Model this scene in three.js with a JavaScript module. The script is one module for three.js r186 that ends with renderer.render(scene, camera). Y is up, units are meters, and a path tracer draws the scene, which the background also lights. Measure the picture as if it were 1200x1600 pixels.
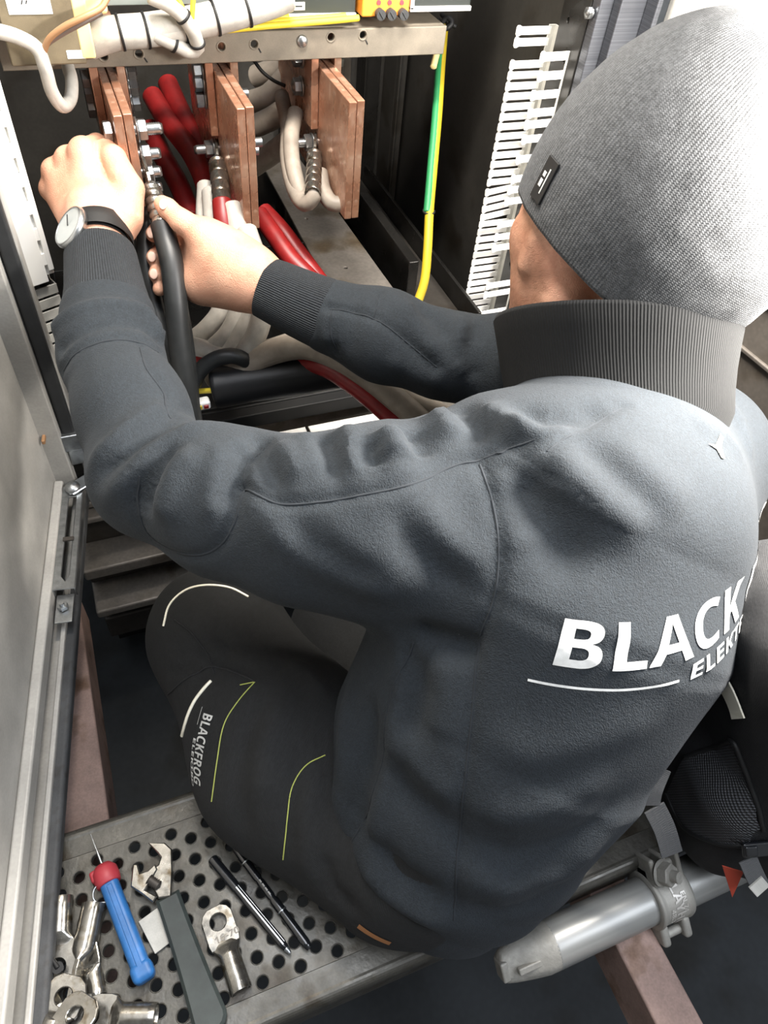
import * as THREE from 'three';
import { RoundedBoxGeometry } from 'three/addons/geometries/RoundedBoxGeometry.js';
import { mergeGeometries, mergeVertices, toCreasedNormals } from 'three/addons/utils/BufferGeometryUtils.js';
import { FontLoader } from 'three/addons/loaders/FontLoader.js';
import { RectAreaLightUniformsLib } from 'three/addons/lights/RectAreaLightUniformsLib.js';

RectAreaLightUniformsLib.init();
const scene = new THREE.Scene();
const renderer = new THREE.WebGLRenderer({ antialias: true });
renderer.toneMapping = THREE.LinearToneMapping;
renderer.toneMappingExposure = 1.0;
renderer.shadowMap.enabled = true;
renderer.shadowMap.type = THREE.PCFSoftShadowMap;
scene.background = new THREE.Color(0x000000);

// ---------------------------------------------------------------- camera
// y = 0 is the top of the scaffold plank, x runs along the cabinet front, -z goes into the cabinet.
const V3 = (x, y, z) => new THREE.Vector3(x, y, z);
const FOCAL = 1130, EYE = V3(0, 0.81, 0);
const axDown = V3(-125, 975, FOCAL).normalize();
const axX = V3(3960, -1040, FOCAL).normalize();
axX.addScaledVector(axDown, -axX.dot(axDown)).normalize();
const axIn = axX.clone().cross(axDown).normalize();
const camRight = V3(axX.x, -axDown.x, -axIn.x), camDown = V3(axX.y, -axDown.y, -axIn.y), camFwd = V3(axX.z, -axDown.z, -axIn.z);
const camera = new THREE.PerspectiveCamera(2 * Math.atan(800 / FOCAL) * 180 / Math.PI, 1200 / 1600, 0.02, 40);
camera.position.copy(EYE);
camera.quaternion.setFromRotationMatrix(new THREE.Matrix4().makeBasis(camRight, camDown.clone().negate(), camFwd.clone().negate()));
camera.updateMatrixWorld();

// ---------------------------------------------------------------- light: unseen lamps at shoulder, cabinet top and behind, plus an added ceiling fill
function areaLight(w, h, pos, target, color, intensity) {
  const l = new THREE.RectAreaLight(color, intensity, w, h);
  l.position.copy(pos); l.lookAt(target); scene.add(l);
  return l;
}
const UNSEEN_SIDE_LAMP = V3(0.6, 0.71, -0.30), UNSEEN_SIDE_LAMP_TO = V3(0.52, 0.3, -0.43);            // out of view, placed to light hat and upper back from the right
areaLight(0.2, 0.14, UNSEEN_SIDE_LAMP, UNSEEN_SIDE_LAMP_TO, 0xfff8f0, 350);
const UNSEEN_TOP_LAMP = V3(0.24, 1.12, -0.7), UNSEEN_TOP_LAMP_TO = V3(0.2, 0.3, -0.84);      // out of view above, placed to light hands, forearm and rail
areaLight(0.42, 0.07, UNSEEN_TOP_LAMP, UNSEEN_TOP_LAMP_TO, 0xfff6ea, 185);
const UNSEEN_FLOOD = V3(1.35, 1.85, 0.85), UNSEEN_FLOOD_TO = V3(0.45, 0.0, -0.05);            // out of view behind right, placed to light tube and plank
areaLight(1.0, 0.4, UNSEEN_FLOOD, UNSEEN_FLOOD_TO, 0xeef4ff, 20);
const FILL_PANEL = V3(0.1, 2.28, -0.1);                                              // added overhead fill, lifts the dark areas
areaLight(1.2, 1.2, FILL_PANEL, V3(0.1, 0, -0.1), 0xf2f6ff, 7);

// ---------------------------------------------------------------- placing helpers
const toWorldDir = (x, y, z) => V3(0, 0, 0).addScaledVector(camRight, x).addScaledVector(camDown, y).addScaledVector(camFwd, z);
const rayAt = (px, py) => toWorldDir((px - 600) / FOCAL, (py - 800) / FOCAL, 1);
const W = (px, py, dist) => rayAt(px, py).multiplyScalar(dist).add(EYE);           // point at a distance measured along the view axis
const onPlane = (px, py, axis, value) => { const r = rayAt(px, py); const t = (value - EYE[axis]) / r[axis]; return r.multiplyScalar(t).add(EYE); };
const onY = (px, py, y) => onPlane(px, py, 'y', y);
const onZ = (px, py, z) => onPlane(px, py, 'z', z);
const onX = (px, py, x) => onPlane(px, py, 'x', x);

// ---------------------------------------------------------------- seeded noise
let seed0 = 12345;
function rnd() { seed0 = (seed0 + 0x6d2b79f5) | 0; let t = Math.imul(seed0 ^ (seed0 >>> 15), 1 | seed0); t = (t + Math.imul(t ^ (t >>> 7), 61 | t)) ^ t; return ((t ^ (t >>> 14)) >>> 0) / 4294967296; }
const rr = (a, b) => a + (b - a) * rnd();
function hash3(x, y, z) { let h = Math.imul(x, 374761393) ^ Math.imul(y, 668265263) ^ Math.imul(z, 2147483647 - 1013); h = Math.imul(h ^ (h >>> 13), 1274126177); return ((h ^ (h >>> 16)) >>> 0) / 4294967296; }
function vnoise(x, y, z) {
  const xi = Math.floor(x), yi = Math.floor(y), zi = Math.floor(z), f = (t) => t * t * (3 - 2 * t);
  const u = f(x - xi), v = f(y - yi), w = f(z - zi), L = (a, b, t) => a + (b - a) * t, H = (i, j, k) => hash3(xi + i, yi + j, zi + k);
  return L(L(L(H(0, 0, 0), H(1, 0, 0), u), L(H(0, 1, 0), H(1, 1, 0), u), v), L(L(H(0, 0, 1), H(1, 0, 1), u), L(H(0, 1, 1), H(1, 1, 1), u), v), w);
}
// tiling 2-D texture from a function of (u, v, px, py)
function dataTex(n, fn, srgb) {
  const d = new Uint8Array(n * n * 4);
  for (let y = 0; y < n; y++) for (let x = 0; x < n; x++) {
    const c = fn(x, y, n), i = (y * n + x) * 4, a = Array.isArray(c) ? c : [c, c, c];
    for (let k = 0; k < 3; k++) d[i + k] = Math.max(0, Math.min(255, a[k] * 255));
    d[i + 3] = 255;
  }
  const t = new THREE.DataTexture(d, n, n, THREE.RGBAFormat);
  t.wrapS = t.wrapT = THREE.RepeatWrapping; t.magFilter = THREE.LinearFilter; t.minFilter = THREE.LinearMipmapLinearFilter; t.generateMipmaps = true;
  if (srgb) t.colorSpace = THREE.SRGBColorSpace;
  t.needsUpdate = true;
  return t;
}
function tileNoise(x, y, n, f, s) {   // f cells over the tile, wraps
  const X = x / n * f, Y = y / n * f, xi = Math.floor(X), yi = Math.floor(Y), q = (t) => t * t * (3 - 2 * t), u = q(X - xi), v = q(Y - yi);
  const H = (i, j) => hash3((xi + i) % f, (yi + j) % f, s);
  return (H(0, 0) * (1 - u) + H(1, 0) * u) * (1 - v) + (H(0, 1) * (1 - u) + H(1, 1) * u) * v;
}
const fbm = (x, y, n, f, s) => 0.5 * tileNoise(x, y, n, f, s) + 0.3 * tileNoise(x, y, n, f * 2, s + 1) + 0.2 * tileNoise(x, y, n, f * 4, s + 2);
const rep = (t, u, v = u) => { const c = t.clone(); c.repeat.set(u, v); c.needsUpdate = true; return c; };

const T = {
  fleece: dataTex(512, (x, y, n) => 0.5 * tileNoise(x, y, n, 128, 3) + 0.35 * tileNoise(x, y, n, 64, 4) + 0.15 * tileNoise(x, y, n, 256, 5)),
  twill: dataTex(256, (x, y, n) => 0.5 + 0.3 * Math.sin((x + y) / n * Math.PI * 2 * 64) + 0.2 * tileNoise(x, y, n, 64, 8)),
  rib: dataTex(256, (x, y, n) => 0.5 + 0.42 * Math.sin(x / n * Math.PI * 2 * 16) + 0.08 * tileNoise(x, y, n, 64, 9)),
  knit: dataTex(512, (x, y, n) => 0.45 + 0.3 * Math.sin(x / n * Math.PI * 2 * 32) + 0.25 * tileNoise(x, y, n, 128, 12) + 0.12 * Math.sin(y / n * Math.PI * 2 * 64 + Math.sin(x / n * Math.PI * 2 * 32) * 1.2)),
  heather: dataTex(512, (x, y, n) => { const a = 0.62 + 0.28 * tileNoise(x, y, n, 256, 21) + 0.18 * tileNoise(x, y, n, 64, 22); return [a, a, a]; }, true),
  mottle: dataTex(512, (x, y, n) => { const a = 0.76 + 0.24 * fbm(x, y, n, 8, 31) + 0.05 * (tileNoise(x, y, n, 256, 34) - 0.5); return [a, a, a * 0.99]; }, true),
  stain: dataTex(512, (x, y, n) => { const s = fbm(x, y, n, 5, 41), a = 0.66 + 0.3 * s + 0.08 * (tileNoise(x, y, n, 128, 44) - 0.5), b = Math.max(0, fbm(x, y, n, 7, 47) - 0.56) * 1.6; return [a - b * 0.55, a - b * 0.65, a - b * 0.8]; }, true),
  brushed: dataTex(512, (x, y, n) => { const a = 0.78 + 0.2 * tileNoise(x * 1, y, n, 4, 51) * 0 + 0.18 * (hash3(y, 3, 1) - 0.5) + 0.1 * fbm(x, y, n, 6, 52); return [a, a, a]; }, true),
  rough: dataTex(512, (x, y, n) => 0.35 + 0.6 * fbm(x, y, n, 10, 61)),
  skin: dataTex(512, (x, y, n) => { const a = fbm(x, y, n, 12, 71), b = tileNoise(x, y, n, 128, 74); return [0.9 + 0.1 * a, 0.82 + 0.16 * a + 0.03 * b, 0.78 + 0.18 * a + 0.03 * b]; }, true),
  pores: dataTex(256, (x, y, n) => 0.6 * tileNoise(x, y, n, 64, 81) + 0.4 * tileNoise(x, y, n, 128, 82)),
  copper: dataTex(512, (x, y, n) => { const a = fbm(x, y, n, 6, 91), s = Math.max(0, tileNoise(x, y, n, 24, 94) - 0.72) * 1.3, g = 0.07 * (hash3(x >> 1, 7, 2) - 0.5); return [0.74 + 0.22 * a + s * 0.3 + g, 0.62 + 0.32 * a + s * 0.5 + g, 0.55 + 0.36 * a + s * 0.6 + g]; }, true),
};
for (const k in T) T[k].name = k;

const std = (o) => new THREE.MeshStandardMaterial(o);
const phy = (o) => new THREE.MeshPhysicalMaterial(o);
// uv are metres, so `repeat` is tiles per metre
const M = {
  sweat: phy({ color: 0x232a30, roughness: 0.95, map: rep(T.heather, 14), bumpMap: rep(T.fleece, 14), bumpScale: 0.00045, sheen: 0.12, sheenColor: new THREE.Color(0x8c949e), sheenRoughness: 0.55 }),
  sweatRib: phy({ color: 0x272c31, roughness: 0.95, map: rep(T.heather, 9), bumpMap: rep(T.rib, 26, 9), bumpScale: 0.0014, sheen: 0.12, sheenColor: new THREE.Color(0x808890), sheenRoughness: 0.6 }),
  collar: phy({ color: 0x0a0c0d, roughness: 0.95, bumpMap: rep(T.rib, 26, 9), bumpScale: 0.0005, sheen: 0.03, sheenColor: new THREE.Color(0x70787c), sheenRoughness: 0.6 }),  // dark rib, blackened further for the shade under the hat
  seam: std({ color: 0x1e2328, roughness: 0.95 }),
  trousers: phy({ color: 0x191b1c, roughness: 0.9, map: rep(T.heather, 6), bumpMap: rep(T.twill, 8), bumpScale: 0.0005, sheen: 0.08, sheenColor: new THREE.Color(0x60646a), sheenRoughness: 0.5 }),
  kneePad: phy({ color: 0x1b1c1e, roughness: 0.85, bumpMap: rep(T.twill, 10), bumpScale: 0.0005 }),
  beanie: phy({ color: 0x545658, roughness: 0.97, map: rep(T.heather, 7), bumpMap: rep(T.knit, 11), bumpScale: 0.0005, sheen: 0.45, sheenColor: new THREE.Color(0xb8bcc0), sheenRoughness: 0.5 }),
  skin: phy({ color: 0xe2b49c, roughness: 0.52, map: rep(T.skin, 5), bumpMap: rep(T.pores, 22), bumpScale: 0.0004, vertexColors: true }),
  print: std({ color: 0xe4e6e6, roughness: 0.55, map: rep(T.mottle, 14) }),
  reflex: std({ color: 0xfffbe8, roughness: 0.35, metalness: 0.1 }),
  threadLime: std({ color: 0xa8b05a, roughness: 0.8 }),
  black: std({ color: 0x111213, roughness: 0.6 }),
  blackSheath: phy({ color: 0x17181a, roughness: 0.42, bumpMap: rep(T.rough, 20), bumpScale: 0.0006 }),
  blackMetal: std({ color: 0x2a2927, roughness: 0.5, metalness: 0.2, roughnessMap: rep(T.rough, 3), map: rep(T.stain, 2) }),
  darkPanel: std({ color: 0x3d3b37, roughness: 0.55, map: rep(T.stain, 2.2) }),
  darkSteel: std({ color: 0x5b5650, roughness: 0.5, metalness: 0.4, map: rep(T.stain, 2.5) }),
  plate: std({ color: 0xa39c93, roughness: 0.5, metalness: 0.35, map: rep(T.stain, 2.5) }),
  copper: std({ color: 0xd2b09c, roughness: 0.45, metalness: 0.45, map: rep(T.copper, 6), roughnessMap: rep(T.rough, 7) }),
  copperEdge: std({ color: 0xd8946e, roughness: 0.3, metalness: 0.92, map: rep(T.copper, 12) }),
  zinc: std({ color: 0xc4c8cc, roughness: 0.3, metalness: 0.95, map: rep(T.mottle, 20) }),
  tin: std({ color: 0xb4b1a9, roughness: 0.34, metalness: 0.9, map: rep(T.stain, 16), roughnessMap: rep(T.rough, 18) }),
  galv: std({ color: 0xa8a9a6, roughness: 0.5, metalness: 0.35, map: rep(T.stain, 7), roughnessMap: rep(T.rough, 6), bumpMap: rep(T.rough, 16), bumpScale: 0.0004 }),
  castSteel: std({ color: 0xaaa8a2, roughness: 0.62, metalness: 0.3, map: rep(T.mottle, 12), bumpMap: rep(T.rough, 30), bumpScale: 0.0005 }),
  railPaint: std({ color: 0x8a8276, roughness: 0.55, metalness: 0.15, map: rep(T.mottle, 5) }),
  deck: std({ color: 0x615f58, roughness: 0.6, metalness: 0.35, map: rep(T.stain, 5), roughnessMap: rep(T.rough, 5), bumpMap: rep(T.rough, 22), bumpScale: 0.0004 }),
  deckRim: std({ color: 0x84827a, roughness: 0.5, metalness: 0.45 }),
  doorPaint: std({ color: 0xb4b2ae, roughness: 0.45, map: rep(T.mottle, 2.2) }),
  gasket: std({ color: 0x26282a, roughness: 0.7, map: rep(T.mottle, 10) }),
  gasketGrey: std({ color: 0x47494b, roughness: 0.7, map: rep(T.stain, 8) }),
  whitePlastic: std({ color: 0xe6e6e2, roughness: 0.5 }),
  dustyPlastic: std({ color: 0xcfcec8, roughness: 0.6, map: rep(T.mottle, 6) }),
  whiteCable: phy({ color: 0xcbc8c2, roughness: 0.45, map: rep(T.mottle, 9) }),
  greyCable: phy({ color: 0xaaa095, roughness: 0.5, map: rep(T.mottle, 9) }),
  redCable: phy({ color: 0x961f20, roughness: 0.42, map: rep(T.mottle, 9) }),
  blackCable: phy({ color: 0x2b2d2e, roughness: 0.45, map: rep(T.mottle, 12) }),
  yellow: std({ color: 0xd8c23a, roughness: 0.5 }),
  earthYellow: std({ color: 0xb09a20, roughness: 0.5 }),
  earthGreen: std({ color: 0x237a48, roughness: 0.5 }),
  orange: std({ color: 0xe08a2c, roughness: 0.5 }),
  khaki: std({ color: 0x776c57, roughness: 0.6, map: rep(T.mottle, 7) }),
  cream: std({ color: 0xe6cf92, roughness: 0.55 }),
  label: std({ color: 0xf0f0ee, roughness: 0.5 }),
  brownWire: std({ color: 0x8f6b4a, roughness: 0.5 }),
  darkBrownWire: std({ color: 0x5e5048, roughness: 0.5 }),
  blueGrip: std({ color: 0x2c6fb4, roughness: 0.45, map: rep(T.mottle, 14) }),
  redGrip: std({ color: 0xa2333c, roughness: 0.5 }),
  greyGrip: std({ color: 0x363e3d, roughness: 0.6, map: rep(T.mottle, 14) }),
  wood: std({ color: 0xab9085, roughness: 0.75, map: rep(T.stain, 5) }),
  darkFloor: std({ color: 0x33373a, roughness: 0.9, map: rep(T.stain, 1.2) }),
  wallPaint: std({ color: 0xc4c4c2, roughness: 0.85, map: rep(T.mottle, 0.8) }),
  nylon: phy({ color: 0x131416, roughness: 0.8, map: rep(T.heather, 8), bumpMap: rep(T.twill, 10), bumpScale: 0.0006, sheen: 0.2, sheenColor: new THREE.Color(0x70747a) }),
  webbing: std({ color: 0x4a4b4c, roughness: 0.8, bumpMap: rep(T.twill, 14), bumpScale: 0.0006 }),
  redTag: std({ color: 0xa8402c, roughness: 0.7 }),
  leather: std({ color: 0x9a6a42, roughness: 0.7 }),
};
for (const k in M) { M[k].name = k; M[k].side = THREE.DoubleSide; }

// ---------------------------------------------------------------- naming and tagging
const taken = new Map();
function numbered(name) { const n = taken.get(name) ?? 0; taken.set(name, n + 1); return n ? `${name}_${String(n).padStart(3, '0')}` : name; }
function shade(o) { o.traverse?.((c) => { if (c.isMesh) { c.castShadow = true; c.receiveShadow = true; } }); return o; }
function tag(o, label, category, group) { o.userData.label = label; o.userData.category = category; if (group) o.userData.group = group; return o; }
function thing(name, label, category, pos, group) {
  const g = new THREE.Group(); g.name = numbered(name); scene.add(g);
  if (pos) g.position.copy(pos);
  g.updateMatrixWorld();
  return tag(g, label, category, group);
}
// add a mesh whose geometry is given in world coordinates under `parent` (group or mesh)
function part(name, geo, mat, parent, label) {
  const g = Array.isArray(geo) ? join(geo) : geo;
  const m = new THREE.Mesh(g, mat); m.name = name; m.castShadow = m.receiveShadow = true;
  if (parent && parent !== scene) {
    parent.updateWorldMatrix(true, false);
    m.applyMatrix4(parent.matrixWorld.clone().invert());
    parent.add(m);
  } else { m.name = numbered(name); scene.add(m); }
  m.updateMatrixWorld();
  if (label) m.userData.label = label;
  return m;
}
function solo(name, geo, mat, label, category, group) { return tag(part(name, geo, mat, scene), label, category, group); }
function struct(name, geo, mat) { const m = part(name, geo, mat, scene); m.userData.kind = 'structure'; return m; }

// ---------------------------------------------------------------- geometry helpers (all return world-space BufferGeometry with position, normal, uv)
function clean(g) {
  for (const k of Object.keys(g.attributes)) if (!['position', 'normal', 'uv'].includes(k)) g.deleteAttribute(k);
  if (!g.attributes.normal) g.computeVertexNormals();
  return g;
}
function boxUV(g) {   // uv in metres by dominant face axis; returns non-indexed geometry
  const q = g.index ? g.toNonIndexed() : g, p = q.attributes.position, uv = new Float32Array(p.count * 2), a = V3(), b = V3(), c = V3();
  for (let i = 0; i < p.count; i += 3) {
    a.fromBufferAttribute(p, i); b.fromBufferAttribute(p, i + 1); c.fromBufferAttribute(p, i + 2);
    const n = b.clone().sub(a).cross(c.clone().sub(a)), x = Math.abs(n.x), y = Math.abs(n.y), z = Math.abs(n.z);
    [a, b, c].forEach((v, k) => {
      const j = (i + k) * 2;
      if (x >= y && x >= z) { uv[j] = v.z; uv[j + 1] = v.y; } else if (y >= z) { uv[j] = v.x; uv[j + 1] = v.z; } else { uv[j] = v.x; uv[j + 1] = v.y; }
    });
  }
  q.setAttribute('uv', new THREE.BufferAttribute(uv, 2));
  return q;
}
function join(list) { return mergeGeometries(list.map((g) => { const q = clean(g.index ? g.toNonIndexed() : g); if (!q.attributes.uv) boxUV(q); return q; })); }
const basis = (x, y, z, o) => new THREE.Matrix4().makeBasis(x, y, z).setPosition(o);
// axis-aligned box from min to max, bevelled
function bx(x0, x1, y0, y1, z0, z1, r = 0.0015) {
  const sx = Math.abs(x1 - x0), sy = Math.abs(y1 - y0), sz = Math.abs(z1 - z0), rad = Math.min(r, sx / 2.2, sy / 2.2, sz / 2.2);
  const g = boxUV(clean(new RoundedBoxGeometry(sx, sy, sz, 2, rad)));
  g.translate((x0 + x1) / 2, (y0 + y1) / 2, (z0 + z1) / 2);
  return g;
}
// box in a frame: origin o (centre), axes ax, ay, az (unit), sizes
function obx(o, ax, ay, az, sx, sy, sz, r = 0.0015) {
  const rad = Math.min(r, sx / 2.2, sy / 2.2, sz / 2.2);
  const g = boxUV(clean(new RoundedBoxGeometry(sx, sy, sz, 2, rad))), nx = ax.clone().normalize(), nz = nx.clone().cross(ay).normalize();
  return g.applyMatrix4(basis(nx, nz.clone().cross(nx).normalize(), nz, o));
}
function frameFrom(dir, hint = V3(0, 1, 0)) {   // y axis along dir
  const y = dir.clone().normalize(); let x = hint.clone().cross(y); if (x.lengthSq() < 1e-6) x = V3(1, 0, 0).cross(y); x.normalize();
  return { x, y, z: x.clone().cross(y).normalize() };
}
function cyl(a, b, r0, r1 = r0, seg = 20, caps = true) {   // cylinder from a to b
  const d = b.clone().sub(a), L = d.length(), f = frameFrom(d);
  const g = clean(new THREE.CylinderGeometry(r1, r0, L, seg, 1, !caps));
  const uv = g.attributes.uv; for (let i = 0; i < uv.count; i++) uv.setXY(i, uv.getX(i) * 6.283 * r0, uv.getY(i) * L);
  return g.applyMatrix4(basis(f.x, f.y, f.z, a.clone().add(b).multiplyScalar(0.5)));
}
function lathe(pts, a, dir, seg = 24) {   // profile [[r, h]...] around axis dir from a
  const f = frameFrom(dir);
  const g = clean(new THREE.LatheGeometry(pts.map(([r, h]) => new THREE.Vector2(Math.max(r, 1e-5), h)), seg));
  const uv = g.attributes.uv; for (let i = 0; i < uv.count; i++) uv.setXY(i, uv.getX(i) * 0.06, uv.getY(i) * 0.06);
  return g.applyMatrix4(basis(f.x, f.y, f.z, a));
}
function tube(pts, r, seg = 0, rad = 12, closed = false) {
  const c = new THREE.CatmullRomCurve3(pts, closed, 'centripetal'), L = c.getLength(), n = seg || Math.max(8, Math.min(160, Math.round(L / Math.max(r * 0.6, 0.002))));
  const g = clean(new THREE.TubeGeometry(c, n, r, rad, closed));
  const uv = g.attributes.uv; for (let i = 0; i < uv.count; i++) uv.setXY(i, uv.getY(i) * 6.283 * r, uv.getX(i) * L);
  const out = [g];
  if (!closed) for (const [t, k] of [[0, pts[0]], [1, pts[pts.length - 1]]]) {
    const d = c.getTangent(t).multiplyScalar(t ? 1 : -1), f = frameFrom(d);
    const cap = clean(new THREE.SphereGeometry(r, rad, 3, 0, Math.PI * 2, 0, Math.PI / 2)); cap.scale(1, 0.35, 1);
    out.push(cap.applyMatrix4(basis(f.x, f.y, f.z, k)));
  }
  return join(out);
}
// extrude a 2-D outline (array of [x, y], optional holes) in a frame; thickness along n, centred unless from = 0
function prism(outline, th, o, ax, ay, { holes = [], bevel = 0.0008, seg = 1, from = null } = {}) {
  const s = new THREE.Shape(outline.map(([x, y]) => new THREE.Vector2(x, y)));
  for (const h of holes) { const p = new THREE.Path(); if (h.r) p.absarc(h.x, h.y, h.r, 0, Math.PI * 2, true); else p.setFromPoints(h.map(([x, y]) => new THREE.Vector2(x, y))); s.holes.push(p); }
  const b = Math.min(bevel, th / 2.5);
  const g = clean(new THREE.ExtrudeGeometry(s, { depth: Math.max(th - 2 * b, 1e-5), bevelEnabled: b > 0, bevelThickness: b, bevelSize: b, bevelOffset: -b, bevelSegments: 1, curveSegments: 14 }));
  g.translate(0, 0, from === 0 ? b : -(th / 2 - b));
  boxUV(g);
  const az = ax.clone().cross(ay).normalize();
  return g.applyMatrix4(basis(ax, ay, az, o));
}
function hexPrism(o, dir, across, h) {
  const f = frameFrom(dir), pts = []; for (let i = 0; i < 6; i++) { const a = i * Math.PI / 3 + 0.3; pts.push([Math.cos(a) * across / 1.732, Math.sin(a) * across / 1.732]); }
  return prism(pts, h, o, f.z, f.x, { bevel: across * 0.05 });
}
const X = V3(1, 0, 0), Y = V3(0, 1, 0), Z = V3(0, 0, 1);
const add = (a, ...r) => { const v = a.clone(); for (let i = 0; i < r.length; i += 2) v.addScaledVector(r[i], r[i + 1]); return v; };
const font = await new FontLoader().loadAsync('fonts/droid/droid_sans_bold.typeface.json');
const fontRegular = await new FontLoader().loadAsync('fonts/droid/droid_sans_regular.typeface.json');

// ---------------------------------------------------------------- signed-distance modelling for the person, bag and other soft things
const smin = (a, b, k) => { const h = Math.max(k - Math.abs(a - b), 0) / k; return Math.min(a, b) - h * h * k * 0.25; };
const smax = (a, b, k) => -smin(-a, -b, k);
const cone = (a, b, ra, rb) => {   // tapered capsule
  const ax = a.x, ay = a.y, az = a.z, dx = b.x - ax, dy = b.y - ay, dz = b.z - az, L = dx * dx + dy * dy + dz * dz + 1e-12;
  return (x, y, z) => { const px = x - ax, py = y - ay, pz = z - az; let t = (px * dx + py * dy + pz * dz) / L; t = t < 0 ? 0 : t > 1 ? 1 : t; return Math.hypot(px - dx * t, py - dy * t, pz - dz * t) - (ra + (rb - ra) * t); };
};
const ellipsoid = (c, ax, ay, az, rx, ry, rz) => (x, y, z) => {
  const px = x - c.x, py = y - c.y, pz = z - c.z;
  const u = (px * ax.x + py * ax.y + pz * ax.z) / rx, v = (px * ay.x + py * ay.y + pz * ay.z) / ry, w = (px * az.x + py * az.y + pz * az.z) / rz;
  const k = Math.hypot(u, v, w), g = Math.hypot(u / rx, v / ry, w / rz) + 1e-9;
  return k * (k - 1) / g;
};
// stations: [{c, a, b}], elliptical sections with half-widths a along s and b along f
const loft = (st, s, f) => (x, y, z) => {
  let best = 1e9;
  for (let i = 0; i + 1 < st.length; i++) {
    const A = st[i], B = st[i + 1], dx = B.c.x - A.c.x, dy = B.c.y - A.c.y, dz = B.c.z - A.c.z, L = dx * dx + dy * dy + dz * dz;
    let t = ((x - A.c.x) * dx + (y - A.c.y) * dy + (z - A.c.z) * dz) / L; const tc = t < 0 ? 0 : t > 1 ? 1 : t;
    const a = A.a + (B.a - A.a) * tc, b = A.b + (B.b - A.b) * tc, qx = x - A.c.x - dx * tc, qy = y - A.c.y - dy * tc, qz = z - A.c.z - dz * tc;
    const l = Math.sqrt(L), ux = dx / l, uy = dy / l, uz = dz / l, h = qx * ux + qy * uy + qz * uz;
    const u = (qx * s.x + qy * s.y + qz * s.z) / a, v = (qx * f.x + qy * f.y + qz * f.z) / b, m = Math.min(a, b) * 0.8, w = h / m;
    const k = Math.hypot(u, v, w), g = Math.hypot(u / a, v / b, w / m) + 1e-6, d = k < 1e-6 ? -m : k * (k - 1) / g;
    if (d < best) best = d;
  }
  return best;
};
const blend = (k, ...fs) => (x, y, z) => { let d = fs[0](x, y, z); for (let i = 1; i < fs.length; i++) d = smin(d, fs[i](x, y, z), k); return d; };
function grad(f, x, y, z, e = 0.0012) { const v = V3(f(x + e, y, z) - f(x - e, y, z), f(x, y + e, z) - f(x, y - e, z), f(x, y, z + e) - f(x, y, z - e)); return v.lengthSq() > 1e-16 ? v.normalize() : v.set(0, 1, 0); }
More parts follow.
